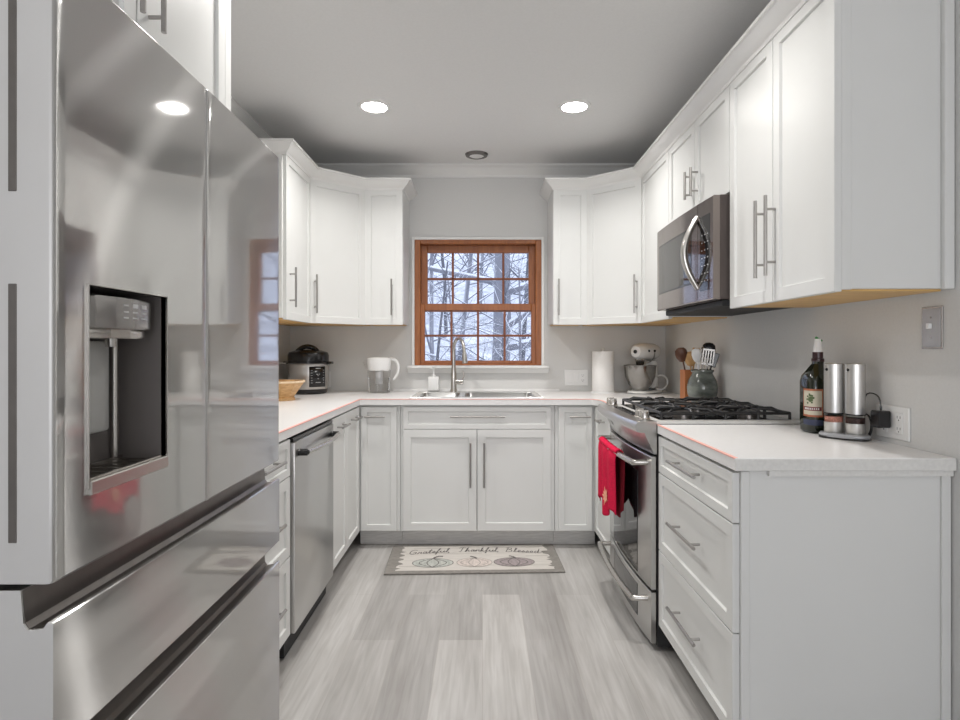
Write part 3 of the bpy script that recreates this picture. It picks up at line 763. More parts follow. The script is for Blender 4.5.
b.tube([(sx, sy, sz+.173), (sx-.012, sy-.04, sz+.171), (sx-.013, sy-.045, sz+.161)], .004, 8); b.build('pump', WHITEP, sd)

# ------------------------------------------------------------------ left worktop things
# multi-cooker
px_, py_, pz = -1.190, 3.985, CT
ck = thing('multi_cooker', (px_, py_, pz), 'round steel electric pressure cooker with a domed black lid in the left corner', 'pressure cooker')
CKS = brushed('cooker_steel', (.55, .53, .51), .3, (0, 0, 1), .25, .2)
MB().lathe([(0, 0), (.110, 0), (.125, .008), (.128, .032), (0, .034)], (px_, py_, pz), 40).build('base', BLACK, ck)
sh = MB().lathe([(.128, .034), (.133, .05), (.134, .19), (.130, .205), (0, .205)], (px_, py_, pz), 48).build('shell', CKS, ck)
a0 = math.atan2(-1.0, .36)                               # front panel looks towards the aisle
def shell_patch(r, a_half, za, zb, ac):
    return lambda u, v: (px_+r*math.cos(ac+(u*2-1)*a_half), py_+r*math.sin(ac+(u*2-1)*a_half), pz+za+(zb-za)*v)
ac = a0+.42
cpn = MB().grid(shell_patch(.1355, .44, .05, .186, ac), 12, 2).build('control_panel', BLACK, ck, solid=.002)
b = MB()
for r_ in range(6):
    for k in (-1, 1):
        aa = ac+k*.32; zc = pz+.078+.0165*r_; c = Vector((px_+.137*math.cos(aa), py_+.137*math.sin(aa), zc))
        M = Matrix.Translation(c) @ Matrix.Rotation(aa, 4, 'Z'); b.box(-.0005, .0006, -.005, .005, -.0014, .0014, M=M)
for aa_, zc in ((0, .125), (-.06, .135), (.06, .135), (0, .105), (-.09, .08), (0, .08), (.09, .08)):
    c = Vector((px_+.137*math.cos(ac+aa_), py_+.137*math.sin(ac+aa_), pz+zc))
    b.box(-.0005, .0006, -.005, .005, -.002, .002, M=Matrix.Translation(c) @ Matrix.Rotation(ac+aa_, 4, 'Z'))
for k in range(-4, 5):
    aa = ac+k*.03; c = Vector((px_+.137*math.cos(aa), py_+.137*math.sin(aa), pz+.174))
    b.box(-.0005, .0006, -.0023, .0023, -.0025, .0025, M=Matrix.Translation(c) @ Matrix.Rotation(aa, 4, 'Z'))
b.build('keys', noisy(mat('dim_key_print', (.45, .45, .45), .4), 20, .05), cpn)
ld_ = MB().lathe([(.138, .205), (.146, .208), (.146, .216), (.136, .220), (.136, .262), (.128, .280), (.085, .294), (0, .298)], (px_, py_, pz), 48).build('lid', BLACK, ck)
b = MB(); b.tube([(px_-.075+.15*k/14, py_-.02, pz+.272+.048*math.sin(PI*k/14)**.6) for k in range(15)], .016, 12); b.build('lid_handle', BLACK, ld_)
b = MB(); b.box(px_+.132, px_+.165, py_-.03, py_+.03, pz+.200, pz+.218, .004); b.box(px_-.165, px_-.132, py_-.03, py_+.03, pz+.200, pz+.218, .004)
b.build('side_grip', BLACK, ck)
MB().box(px_-.155, px_-.115, py_-.11, py_-.07, pz+.203, pz+.211, .002).build('lid_latch', CHROME, ck)
# wooden bowl
bx_, by_ = -1.195, 3.46
bw = thing('wooden_bowl', (bx_, by_, CT), 'flared bamboo bowl on the left worktop beside the refrigerator', 'bowl')
MB().lathe([(0, .0), (.082, 0), (.082, .014), (.074, .018), (.134, .104), (.140, .110), (.134, .112), (.128, .106), (.070, .024), (0, .020)], (bx_, by_, CT), 10).build('body', BAMBOO, bw, smooth=20)
b = MB(); b.lathe([(.134, .104), (.143, .106), (.143, .116), (.131, .116), (.134, .104)], (bx_, by_, CT), 10); b.build('rim', noisy(mat('pale_bamboo', (.80, .62, .42), .45), 30, .08), bw, smooth=20)
# water pitcher
wx, wy = -.715, 4.03
wp = thing('water_pitcher', (wx, wy, CT), 'clear water filter pitcher with a white lid and handle left of the sink', 'pitcher')
CLEAR = glass('clear_pitcher_plastic', (.97, .97, .97), .02, 1.2)
MB().lathe([(0, .004), (.070, .004), (.073, .008), (.0785, .160), (.0765, .160), (.0705, .012), (0, .009)], (wx, wy, CT), 36, sy=.62).build('jug', CLEAR, wp)
MB().lathe([(0, .010), (.0690, .012), (.0735, .105), (0, .105)], (wx, wy, CT), 36, sy=.60).build('water', glass('water', (.98, .98, .98), 0, 1.33), wp)
lid = MB().lathe([(0, .152), (.074, .152), (.0800, .162), (.0825, .222), (.084, .228), (.082, .240), (.05, .246), (0, .247)], (wx, wy, CT), 36, sy=.62).build('lid', WHITEP, wp)
MB().lathe([(0, .062), (.026, .062), (.028, .149), (0, .149)], (wx, wy, CT), 24).build('filter', WHITEP, wp)
hp = [(wx+.060, .238), (wx+.105, .234), (wx+.128, .212), (wx+.136, .175), (wx+.130, .135), (wx+.112, .105), (wx+.095, .088)]
b = MB(); b.tube([(x, wy, CT+z) for x, z in hp], [.012, .012, .011, .010, .010, .010, .009], 12); b.build('handle', WHITEP, wp, sub=1)
MB().tube([(wx-.078, wy, CT+.175), (wx-.098, wy, CT+.222)], [.018, .012], 12).build('spout', CLEAR, wp)

# ------------------------------------------------------------------ back right corner things
tx, ty = .838, 4.055
pt = thing('paper_towel', (tx, ty, CT), 'white paper towel roll on an upright holder', 'paper towel', None)
MB().lathe([(0, 0), (.082, 0), (.082, .008), (.078, .011), (0, .011)], (tx, ty, CT), 36).build('base', WHITEP, pt)
MB().lathe([(.020, .012), (.074, .012), (.0755, .016), (.0755, .283), (.074, .287), (.020, .287)], (tx, ty, CT), 48).build('roll', noisy(mat('paper', (.84, .83, .81), .9), 90, .02, .3), pt)
MB().lathe([(0, .011), (.006, .011), (.006, .298), (.012, .300), (.012, .308), (0, .312)], (tx, ty, CT), 20).build('rod', WHITEP, pt)
# stand mixer, head pointing to the left and slightly to the camera
mx_, my_ = 1.117, 4.010
mxr = thing('stand_mixer', (mx_, my_, CT), 'white stand mixer with a steel bowl in the right corner', 'mixer')
mxr.rotation_euler.z = math.radians(180+45)
def mb(b, name, m, parent, **k): return b.build(name, m, parent, local=True, **k)
b = MB(); pl = [(-.14, -.05), (-.12, -.075), (-.05, -.085), (.06, -.085), (.12, -.07), (.145, 0), (.12, .07), (.06, .085), (-.05, .085), (-.12, .075), (-.14, .05)]
b.prism(pl, 0, .022, bev=.006); mb(b, 'base', PORC, mxr, sub=1)
b = MB(); b.tube([(-.085, 0, .018), (-.09, 0, .08), (-.095, 0, .16), (-.09, 0, .235)], [.058, .046, .040, .046], 20); mb(b, 'pedestal', PORC, mxr, sub=1)
hd = MB().lathe([(0, -.150), (.030, -.148), (.048, -.135), (.056, -.10), (.060, -.02), (.058, .06), (.050, .105), (.036, .122), (0, .126)], (0, 0, 0), 28,
                M=Matrix.Translation((0, 0, .285)) @ Matrix.Rotation(PI/2, 4, 'Y'))
hd = mb(hd, 'head', PORC, mxr)
b = MB(); b.lathe([(.0565, -.030), (.0608, -.030), (.0608, -.022), (.0565, -.022), (.0565, -.030)], (0, 0, 0), 28, M=Matrix.Translation((0, 0, .268)) @ Matrix.Rotation(PI/2, 4, 'Y'))
mb(b, 'trim_band', CHROME, hd)
b = MB(); b.tube([(.115, 0, .285), (.130, 0, .285)], .013, 16); mb(b, 'hub_cap', BLACK, hd)
b = MB(); b.tube([(-.02, .056, .29), (-.02, .068, .29)], .008, 12); b.tube([(.05, .052, .29), (.05, .064, .29)], .008, 12); mb(b, 'lock_knob', BLACK, hd)
b = MB(); b.tube([(.065, 0, .235), (.065, 0, .20), (.065, 0, .16)], [.034, .026, .010], 16); mb(b, 'beater_shaft', CHROME, hd)
bl = MB().lathe([(0, .030), (.045, .030), (.042, .022), (.050, .022), (.052, .032), (.078, .062), (.100, .115), (.108, .190), (.112, .194), (.105, .194), (.096, .118), (.074, .066), (0, .040)], (.065, 0, 0), 40)
mb(bl, 'bowl', noisy(mat('mixer_bowl_steel', (.34, .33, .315), .2, 1.0), 30, .05), mxr)
b = MB(); ra = -mxr.rotation_euler.z; cd = []
for k in range(-2, 15):
    a = PI*k/12; w_ = Vector((.110+.050*math.sin(a)-.006, -.015+.002*k, 0)); w_.rotate(Matrix.Rotation(ra, 3, 'Z')); cd.append((w_.x, w_.y, .074+.050*math.cos(a)))
b.tube(cd, .0055, 10); mb(b, 'power_cord', WHITEP, mxr)
# utensil crock and block
cx, cy = 1.216, 3.225
GLAZE = mat('grey_green_glaze', (.15, .165, .145), .12, 0, .6); noisy(GLAZE, 9, .6, 0, (1, 1, 2.5))
cr = thing('utensil_crock', (cx, cy, CT), 'round grey-green glazed pottery crock full of utensils', 'crock')
MB().lathe([(0, 0), (.050, 0), (.058, .006), (.078, .055), (.082, .090), (.074, .130), (.058, .160), (.054, .170), (.062, .180), (.062, .188), (.053, .190), (.048, .170), (.066, .13), (.070, .09), (.045, .012), (0, .010)], (cx, cy, CT), 48).build('pot', GLAZE, cr)
TERRA = noisy(mat('terracotta_wood', (.52, .19, .07), .5), 12, .15, 0, (1, 1, .2))
ox, oy = 1.222, 3.44
bk = thing('utensil_box', (ox, oy, CT), 'upright orange-brown box holding wooden spoons, behind the crock', 'utensil holder')
b = MB(); h_ = .042
b.box(ox-h_, ox+h_, oy-h_, oy-h_+.006, CT, CT+.18); b.box(ox-h_, ox+h_, oy+h_-.006, oy+h_, CT, CT+.18); b.box(ox-h_, ox-h_+.006, oy-h_+.006, oy+h_-.006, CT, CT+.18); b.box(ox+h_-.006, ox+h_, oy-h_+.006, oy+h_-.006, CT, CT+.18)
b.box(ox-h_+.006, ox+h_-.006, oy-h_+.006, oy+h_-.006, CT, CT+.006); b.build('box', TERRA, bk)
def utensil(name, label, cat, base, tip, head, m, hm=None, rr=.005, group=None):
    t = thing(name, base, label, cat, group); B = Vector(base); T = Vector(tip); d = (T-B)
    MB().tube([B, B+d*.6, T], [rr, rr, rr*.9], 10).build('shaft', m, t)
    zax = d.normalized(); xax = Vector((-.35, -1, 0)); xax = (xax-zax*xax.dot(zax)).normalized(); yax = zax.cross(xax)
    M = Matrix.Identity(4)
    for i in range(3): M[i][0] = yax[i]; M[i][1] = xax[i]; M[i][2] = zax[i]; M[i][3] = T[i]
    b = MB()
    if head == 'spoon':
        b.lathe([(0, -.036), (.5, -.030), (.85, -.012), (1, .01), (.9, .030), (.6, .042), (0, .047)], (0, 0, .03), 20, M=M @ Matrix.Diagonal((.026, .007, 1, 1)))
    if head == 'ladle':
        b.lathe([(0, -.040), (.5, -.034), (.88, -.012), (1, .012), (.88, .034), (.55, .046), (0, .050)], (0, 0, .03), 24, M=M @ Matrix.Diagonal((.036, .014, 1, 1)))
    if head == 'turner':
        for k in range(5): b.box(-.030+.0135*k, -.024+.0135*k, -.0015, .0015, .01, .085, M=M)
        b.box(-.030, .030, -.0015, .0015, .083, .092, M=M); b.prism([(-.006, -.0015), (.006, -.0015), (.006, .0015), (-.006, .0015)], -.01, .012, M=M); b.box(-.030, .030, -.0015, .0015, .004, .014, M=M)
    if head == 'flat':
        b.box(-.022, .022, -.003, .003, -.005, .075, .003, M=M)
    if head == 'whisk':
        for k in range(5):
            a = PI*k/5
            b.tube([(math.cos(a)*.024*math.sin(PI*q/10)*(1 if True else 0), math.sin(a)*.024*math.sin(PI*q/10), .085*q/10) for q in range(11)], .0015, 6, M=M)
            b.tube([(-math.cos(a)*.024*math.sin(PI*q/10), -math.sin(a)*.024*math.sin(PI*q/10), .085*q/10) for q in range(11)], .0015, 6, M=M)
    b.build('head', hm or m, t, smooth=40)
UT_Z = CT+.015
utensil('ladle', 'black ladle, the tallest utensil in the glazed crock', 'ladle', (cx+.012, cy+.005, UT_Z), (cx+.030, cy-.005, CT+.260), 'ladle', BLACK)
utensil('turner', 'slotted pale steel turner standing in the front of the glazed crock', 'turner', (cx-.005, cy-.010, UT_Z), (cx+.012, cy-.035, CT+.212), 'turner', CHROME)
utensil('serving_spoon', 'white serving spoon leaning left in the glazed crock', 'spoon', (cx+.008, cy+.01, UT_Z), (cx-.030, cy-.010, CT+.232), 'spoon', WHITEP)
utensil('spatula', 'black spatula leaning right in the glazed crock', 'spatula', (cx-.012, cy+.0, UT_Z), (cx+.046, cy-.012, CT+.210), 'flat', BLACK)
utensil('whisk', 'wire whisk in the middle of the glazed crock', 'whisk', (cx, cy+.015, UT_Z), (cx+.004, cy+.005, CT+.235), 'whisk', CHROME)
utensil('wooden_spoon', 'pale wooden spoon with a wide bowl in the orange-brown box', 'spoon', (ox+.012, oy, CT+.007), (ox-.002, oy-.025, CT+.210), 'ladle', LIGHTW)
utensil('wooden_spatula', 'tall pale wooden spatula in the orange-brown box', 'spatula', (ox-.006, oy+.006, CT+.007), (ox+.022, oy-.020, CT+.235), 'flat', LIGHTW)
utensil('wooden_spoon', 'dark brown spoon leaning far left from the orange-brown box', 'spoon', (ox+.015, oy+.01, CT+.007), (ox-.045, oy-.015, CT+.235), 'ladle', DARKW)

# ------------------------------------------------------------------ near right worktop things
ox, oy = 1.222, 2.125
bo = thing('oil_bottle', (ox, oy, CT), 'large dark green glass oil bottle with a white pourer', 'bottle')
OIL = mat('dark_green_glass', (.010, .014, .006), .06, 0, .7)
MB().lathe([(0, .004), (.040, 0), (.048, .008), (.050, .03), (.050, .185), (.046, .205), (.020, .245), (.0165, .25), (.0165, .258), (0, .258)], (ox, oy, CT), 40, sq=.35).build('glass', OIL, bo)
MB().lathe([(.0165, .256), (.021, .258), (.021, .268), (.0175, .270), (.0175, .292), (0, .292)], (ox, oy, CT), 24).build('neck', noisy(mat('dark_red_cap', (.035, .012, .014), .3), 20, .1), bo)
pr = MB().lathe([(0, .292), (.0155, .292), (.012, .325), (.0105, .340), (0, .343)], (ox, oy, CT), 20).build('pourer', WHITEP, bo)
MB().tube([(ox-.010, oy-.004, CT+.345), (ox+.012, oy-.004, CT+.332)], .0045, 8).build('tip', noisy(mat('green_tip', (.05, .28, .07), .4), 20, .1), pr)
# paper label wrapped on the side that faces the aisle
def on_bottle(r, a, z):
    k = 2+.35*6; rr = 1/((abs(math.cos(a))**k+abs(math.sin(a))**k)**(1/k)); return (ox+r*rr*math.cos(a), oy+r*rr*math.sin(a), CT+z)
def patch(r, a, b_, z0, z1): return lambda u, v: on_bottle(r, a+(b_-a)*u, z0+(z1-z0)*v)
LA, LB = PI*.98, PI*1.44
lb = MB().grid(patch(.0506, LA, LB, .060, .160), 14, 2).build('label', noisy(mat('rust_label_border', (.42, .13, .06), .6), 20, .1), bo)
MB().grid(patch(.0509, LA+.08, LB-.08, .067, .153), 14, 2).build('label_field', noisy(mat('cream_label', (.62, .58, .46), .6), 30, .06), lb)
MB().grid(patch(.0512, LA+.10, LB-.10, .082, .096), 14, 1).build('label_band', noisy(mat('maroon_band', (.20, .03, .03), .6), 30, .06), lb)
b = MB()
for k in range(26):
    a = LA+.75+random.gauss(0, .13); z = .125+random.gauss(0, .009); c = Vector(on_bottle(.0513, a, z))
    b.box(-.001, .0005, -.003, .003, -.003, .003, M=Matrix.Translation(c) @ Matrix.Rotation(a, 4, 'Z'))
b.build('olive_sprig', noisy(mat('sprig_green', (.10, .14, .06), .6), 30, .1), lb)
b = MB()
for k in range(9):
    a = LA+.28+.11*k; c = Vector(on_bottle(.0514, a, .089)); b.box(-.001, .0004, -.0016, .0016, -.0035, .0035, M=Matrix.Translation(c) @ Matrix.Rotation(a, 4, 'Z'))
b.build('lettering', WHITEP, lb)
MB().grid(patch(.0506, LA, LB, .030, .050), 14, 1).build('lower_label', noisy(mat('navy_label', (.04, .05, .10), .5), 30, .1), bo)
# mills on a charging tray
mx0, my0 = 1.226, 1.975
tr = thing('charging_tray', (mx0, my0, CT), 'low grey charging base under the two pepper mills', 'tray')
pl = []
for k in range(24):
    a = 2*PI*k/24; x = .075*math.copysign(abs(math.cos(a))**.6, math.cos(a)); y = .045*math.copysign(abs(math.sin(a))**.6, math.sin(a)); pl.append((x, y))
MT = Matrix.Translation((mx0, my0, CT)) @ Matrix.Rotation(math.radians(-50), 4, 'Z')
MB().prism(pl, 0, .006, MT).build('foot', BLACK, tr)
MB().prism(pl, .006, .018, MT, bev=.004).build('base', noisy(mat('tray_grey', (.42, .43, .45), .35, .3), 10, .05), tr)
def mill(lx, label, fill, nm):
    c = MT @ Vector((lx, .004, .018)); t = thing(nm, c, label, 'mill', None)
    MB().lathe([(0, 0), (.029, 0), (.0295, .003), (.0295, .036), (0, .036)], c, 32).build('foot', STEEL_V, t)
    MB().lathe([(0, .030), (.0285, .030), (.0285, .064), (0, .064)], c, 32).build('window', glass('mill_window', (.95, .95, .95), .02, 1.2), t)
    MB().lathe([(0, .031), (.024, .031), (.024, .055), (0, .057)], c, 24).build('filling', fill, t)
    MB().lathe([(0, .064), (.030, .064), (.030, .068), (0, .068)], c, 32).build('ring', BLACK, t)
    bd = MB().lathe([(0, .068), (.0298, .068), (.0298, .234), (.027, .236), (0, .2365)], c, 40).build('body', STEEL_V, t)
    a = math.radians(195); q = c+Vector((.030*math.cos(a), .030*math.sin(a), .215))
    MB().lathe([(0, 0), (.005, 0), (.005, .001), (0, .0012)], (0, 0, 0), 16, M=Matrix.Translation(q) @ Matrix.Rotation(a, 4, 'Z') @ Matrix.Rotation(PI/2, 4, 'Y')).build('button', BLACK, bd)
mill(-.034, 'brushed steel mill filled with pink salt, nearest the oil bottle', noisy(mat('pink_salt', (.62, .27, .20), .6), 200, .4), 'salt_mill')
mill(.031, 'brushed steel mill filled with dark peppercorns, nearest the outlet', noisy(mat('peppercorns', (.06, .03, .025), .6), 250, .6), 'pepper_mill')

# outlets, switch, adapter, cords
def plate(label, M, w, h, slots, name='wall_outlet', cat='outlet'):
    o_ = M @ Vector((0, 0, 0)); t = thing(name, o_, label, cat)
    MB().box(-w/2, w/2, 0, .006, -h/2, h/2, .002, M=M).build('cover_plate', WHITEP, t)
    for kind, a in slots:
        if kind == 'rocker':
            MB().box(a-.016, a+.016, .006, .010, -.033, .033, .002, M=M).build('rocker', WHITEP, t)
        else:
            r_ = MB().box(a-.0165, a+.0165, .006, .0085, -.034, .034, .002, M=M).build('receptacle', WHITEP, t)
            b = MB()
            for c in (-.018, .018):
                b.box(a-.0075, a-.0055, .0083, .0088, c-.003, c+.005, M=M); b.box(a+.0055, a+.0075, .0083, .0088, c-.003, c+.005, M=M); b.box(a-.002, a+.002, .0083, .0088, c-.0105, c-.0065, M=M)
            b.build('slots', DARKGAP, r_)
    return t
plate('white triple-gang plate with switches and an outlet, left of the paper towel', face_back(YB-.0005, .675, 1.012), .168, .115, [('rocker', -.046), ('rocker', 0), ('outlet', .046)])
plate('white outlet plate partly behind the multi-cooker', face_back(YB-.0005, -1.128, 1.000), .075, .115, [('outlet', 0)])
plate('white double outlet plate on the right wall beside the mills', face_right(XR-.0005, 1.868, .984), .150, .105, [('outlet', -.034), ('outlet', .034)])
M = face_right(XR-.0005, 1.705, 1.280)
t = thing('light_switch', (XR, 1.705, 1.28), 'single light switch in a nickel plate on the right wall', 'light switch')
MB().box(-.040, .040, 0, .004, -.062, .062, .0015, M=M).build('cover_plate', CHROME, t)
MB().box(-.034, .034, .004, .0065, -.056, .056, .001, M=M).build('inner_plate', noisy(mat('satin_nickel', (.50, .50, .51), .4, .5), 20, .03), t)
MB().box(-.0055, .0055, .0065, .018, -.003, .013, .0015, M=M).build('toggle', WHITEP, t)
b = MB()
for c in (-.03, .03): b.tube([(0, .006, c), (0, .0075, c)], .003, 10, M=M)
b.build('screws', CHROME, t)
ay, az = 1.885, .993
ad = thing('power_adapter', (XR-.009, ay, az), 'black plug-in power adapter with a cord in the right wall outlet', 'adapter')
MB().box(XR-.052, XR-.0095, ay-.021, ay+.021, az-.028, az+.026, .004).build('block', BLACK, ad)
cord = [(XR-.030, ay, az+.026), (XR-.030, ay, az+.06), (XR-.034, ay+.012, az+.078), (XR-.034, ay+.05, az+.082), (XR-.034, ay+.075, az+.07), (XR-.030, ay+.078, az+.03)]
b = MB(); b.tube(cord, .0024, 8); b.tube([(XR-.030, ay, az+.024), (XR-.030, ay, az+.045)], .0045, 8)
for k in range(3):
    pts = []
    for q in range(21):
        a = 2*PI*q/20; pts.append((XR-.028-.006*k, 1.965+.030*math.cos(a)-.012*k, CT+.048+.038*math.sin(a)))
    b.tube(pts, .0026, 8)
b.tube([(XR-.030, ay+.078, az+.03), (XR-.032, 1.985, CT+.085), (XR-.030, 1.99, CT+.05), (XR-.045, 1.975, CT+.012)], .0026, 8)
b.build('cord', BLACK, ad, sub=1)

# ------------------------------------------------------------------ mat with pumpkins and lettering
mtc = Vector((-.048, 3.372, .001)); MR = math.radians(2.0)
mt = thing('kitchen_mat', mtc, 'grey and cream kitchen mat printed with three pumpkins in front of the sink', 'mat')
MM = Matrix.Translation(mtc) @ Matrix.Rotation(MR, 4, 'Z')
MW, MH = .985, .44
MATG = noisy(mat('mat_grey_edge', (.24, .225, .205), .9), 40, .25, 0, (1, 8, 1))
MATC = noisy(mat('mat_cream_boards', (.58, .55, .51), .9), 10, .07, 0, (1, 8, 1))
INK = mat('mat_ink', (.16, .145, .14), .9); INKG = mat('mat_plank_line', (.36, .33, .30), .9)
MB().box(-MW/2, MW/2, -MH/2, MH/2, 0, .009, .003, M=MM).build('pad', MATG, mt)
def flat(parent, name, poly, z, m): 
    b = MB(); b.prism(poly, z-.0006, z, MM); return b.build(name, m, parent, smooth=0)
rnd = random.Random(3); L_, R_ = [], []
for k in range(25):
    y = -MH/2+.034+(MH-.046)*k/24
    stepl = .055+.045*rnd.random()*(1 if (k//2) % 2 else .25); L_.append((-MW/2+stepl, y)); R_.append((MW/2-.05-.04*rnd.random()*(1 if (k//3) % 2 else .2), y))
b = MB()
a_ = [b.bm.verts.new(MM @ Vector((x, y, .0096))) for x, y in L_]; c_ = [b.bm.verts.new(MM @ Vector((x, y, .0096))) for x, y in R_]
for k in range(24): b.bm.faces.new((a_[k], c_[k], c_[k+1], a_[k+1]))
b.build('cream_print', MATC, mt, smooth=0)
def ribbon(b, pts, w, z):
    pts = [Vector(p) for p in pts]; prev = None
    for i, p in enumerate(pts):
        t_ = (pts[min(i+1, len(pts)-1)]-pts[max(i-1, 0)]); t_ = t_.normalized() if t_.length else Vector((1, 0))
        n_ = Vector((-t_.y, t_.x))*w/2
        cur = (b.bm.verts.new(MM @ Vector((p.x+n_.x, p.y+n_.y, z))), b.bm.verts.new(MM @ Vector((p.x-n_.x, p.y-n_.y, z))))
        if prev: b.bm.faces.new((prev[0], prev[1], cur[1], cur[0]))
        prev = cur
b = MB()
for y, xa, xc in ((-.125, -.42, -.30), (-.125, .27, .43), (.02, .30, .43), (.075, -.40, .05), (.165, -.36, .40)): ribbon(b, [(xa, y), ((xa+xc)/2, y+.002), (xc, y)], .004, .0101)
b.build('plank_lines', INKG, mt, smooth=0)
def ell(cx, cy, rx, ry, n=40): return [(cx+rx*math.cos(2*PI*k/n), cy+ry*math.sin(2*PI*k/n)) for k in range(n)]
for i, (cx_, nm, col) in enumerate(((-.235, 'grey-green printed pumpkin', (.44, .455, .42)), (.0, 'cream printed pumpkin', (.60, .53, .49)), (.225, 'mauve-grey printed pumpkin', (.33, .285, .285)))):
    pm = mat('pumpkin_%s' % ('sage', 'cream', 'mauve')[i], col, .9); noisy(pm, 25, .15, 0, (3, 1, 1))
    pk = flat(mt, 'pumpkin', ell(cx_, -.075, .115 if i != 1 else .10, .068), .0104, pm); pk['label'] = nm
    b = MB()
    for q in (-.7, -.3, .3, .7):
        ribbon(b, [(cx_+q*.11*math.sin(PI*k/12)+.012*(1 if q > 0 else -1)*0, -.010-.13*k/12) for k in range(13)], .005, .0110)
    ribbon(b, ell(cx_, -.075, .115 if i != 1 else .10, .068)+[ell(cx_, -.075, .115 if i != 1 else .10, .068)[0]], .004, .0110)
    b.build('ribs', INK if i != 1 else INKG, pk, smooth=0)
    b = MB(); ribbon(b, [(cx_, -.015), (cx_+.008, .010), (cx_+.03, .028), (cx_+.055, .026)] if i == 0 else [(cx_+.015, -.015), (cx_+.0, .008), (cx_-.022, .022)], .014, .0112); b.build('stem', INK, pk, smooth=0)
# script lettering, drawn as connected pen strokes on a 1-unit body
GL = {
 'G': ([[(.75, .85), (.55, 1), (.25, .95), (.05, .6), (.1, .2), (.4, 0), (.7, .12), (.78, .42), (.45, .42)]], .95),
 'T': ([[(.0, .85), (.25, 1), (.8, .95)], [(.45, .97), (.38, .5), (.3, .1), (.1, .05)]], .8),
 'B': ([[(.1, .0), (.2, .5), (.3, .95)], [(.05, .85), (.3, 1), (.65, .9), (.6, .6), (.28, .52), (.7, .42), (.68, .12), (.3, 0), (.1, .08)]], .85),
 'r': ([[(0, 0), (.15, .45), (.18, .38), (.38, .40), (.36, .1), (.5, 0)]], .5),
 'a': ([[(.45, .38), (.25, .45), (.08, .2), (.2, 0), (.42, .2), (.47, .42), (.45, .05), (.62, .05)]], .6),
 't': ([[(0, .05), (.2, .5), (.28, .9), (.2, .2), (.25, 0), (.42, .08)], [(.05, .6), (.45, .64)]], .42),
 'e': ([[(0, .1), (.3, .2), (.36, .38), (.22, .46), (.1, .25), (.18, .02), (.45, .08)]], .45),
 'f': ([[(0, .05), (.25, .5), (.42, .95), (.3, 1), (.2, .5), (.15, -.35), (.05, -.3), (.2, .05), (.45, .1)]], .45),
 'u': ([[(0, .1), (.12, .44), (.1, .1), (.25, 0), (.42, .2), (.48, .44), (.46, .05), (.62, .06)]], .6),
 'l': ([[(0, .05), (.25, .5), (.36, .95), (.22, 1), (.16, .4), (.2, .02), (.4, .08)]], .4),
 'h': ([[(0, .05), (.22, .6), (.3, .98), (.18, .9), (.1, 0), (.25, .4), (.42, .4), (.42, .05), (.58, .05)]], .57),
 'n': ([[(0, .1), (.1, .44), (.08, 0), (.25, .4), (.42, .4), (.42, .05), (.58, .06)]], .57),
 'k': ([[(0, .05), (.22, .6), (.28, .98), (.16, .9), (.1, 0), (.18, .25), (.42, .44), (.2, .24), (.42, .0), (.56, .06)]], .55),
 's': ([[(0, .05), (.25, .46), (.32, .15), (.15, .0), (.05, .08), (.45, .06)]], .42),
 'd': ([[(.42, .38), (.22, .45), (.08, .2), (.2, 0), (.42, .2), (.55, .98), (.44, .1), (.6, .05)]], .58),
 ',': ([[(.05, .06), (.08, -.02), (.0, -.16)]], .3)}
def word(text, x0, x1, yc, sz):
    wid = sum(GL[c][1] for c in text); k = (x1-x0)/wid; b = MB(); x = x0
    for c in text:
        for st in GL[c][0]:
            P_ = [(x+(p[0]+.18*p[1])*k, 0, p[1]) for p in st]
            fine = []
            for i in range(len(P_)-1):
                for q in range(3): fine.append((P_[i][0]+(P_[i+1][0]-P_[i][0])*q/3, P_[i][2]+(P_[i+1][2]-P_[i][2])*q/3))
            fine.append((P_[-1][0], P_[-1][2]))
            fine = [(px, arc(px)+yc+pz_*sz) for px, pz_ in fine]
            ribbon(b, fine, .0055, .0108)
        x += GL[c][1]*k
    b.build('lettering', INK, mt, smooth=0)
def arc(x): return .045*(1-(x/.40)**2)
word('Grateful,', -.385, -.135, .055, .072); word('Thankful,', -.095, .155, .055, .075); word('Blessed', .185, .385, .055, .075)
b = MB(); ribbon(b, [(.385, .062), (.41, .075), (.40, .095), (.43, .10)], .005, .0108); b.build('flourish', INK, mt, smooth=0)

# ------------------------------------------------------------------ outdoors: snowy wood behind the window
def snowy(name, col, snow, lo=.25, hi=.6):
    m = mat(name, col, .9); n, l, b_ = nodes(m)
    g = n.new('ShaderNodeNewGeometry'); s = n.new('ShaderNodeSeparateXYZ'); l.new(g.outputs['Normal'], s.inputs[0])
    t_ = n.new('ShaderNodeTexNoise'); t_.inputs['Scale'].default_value = 3; t_.inputs['Detail'].default_value = 5
    ad_ = n.new('ShaderNodeMath'); ad_.operation = 'MULTIPLY_ADD'; ad_.inputs[1].default_value = .8; l.new(t_.outputs['Fac'], ad_.inputs[0]); l.new(s.outputs['Z'], ad_.inputs[2])
    r = n.new('ShaderNodeValToRGB'); r.color_ramp.elements[0].position = lo+.3; r.color_ramp.elements[1].position = hi+.3
    r.color_ramp.elements[0].color = (*col, 1); r.color_ramp.elements[1].color = (*snow, 1)
    l.new(ad_.outputs[0], r.inputs[0]); l.new(r.outputs[0], b_.inputs['Base Color'])
    return m
SNOW = mat('snow_and_leaf_litter', (.72, .73, .78), .95); noisy(SNOW, 1.4, .3, 0, (1, 1, 1), 10)
BARK = snowy('grey_bark', (.26, .26, .285), (.92, .93, .96), .1, .4); BARKD = snowy('dark_bark', (.15, .15, .165), (.90, .91, .95), .15, .45)
def hill_z(x, y): return -.6+(max(0, y-9)**1.12)*.145+.35*math.sin(x*.35+y*.2)+.2*math.sin(x*.9-y*.5)
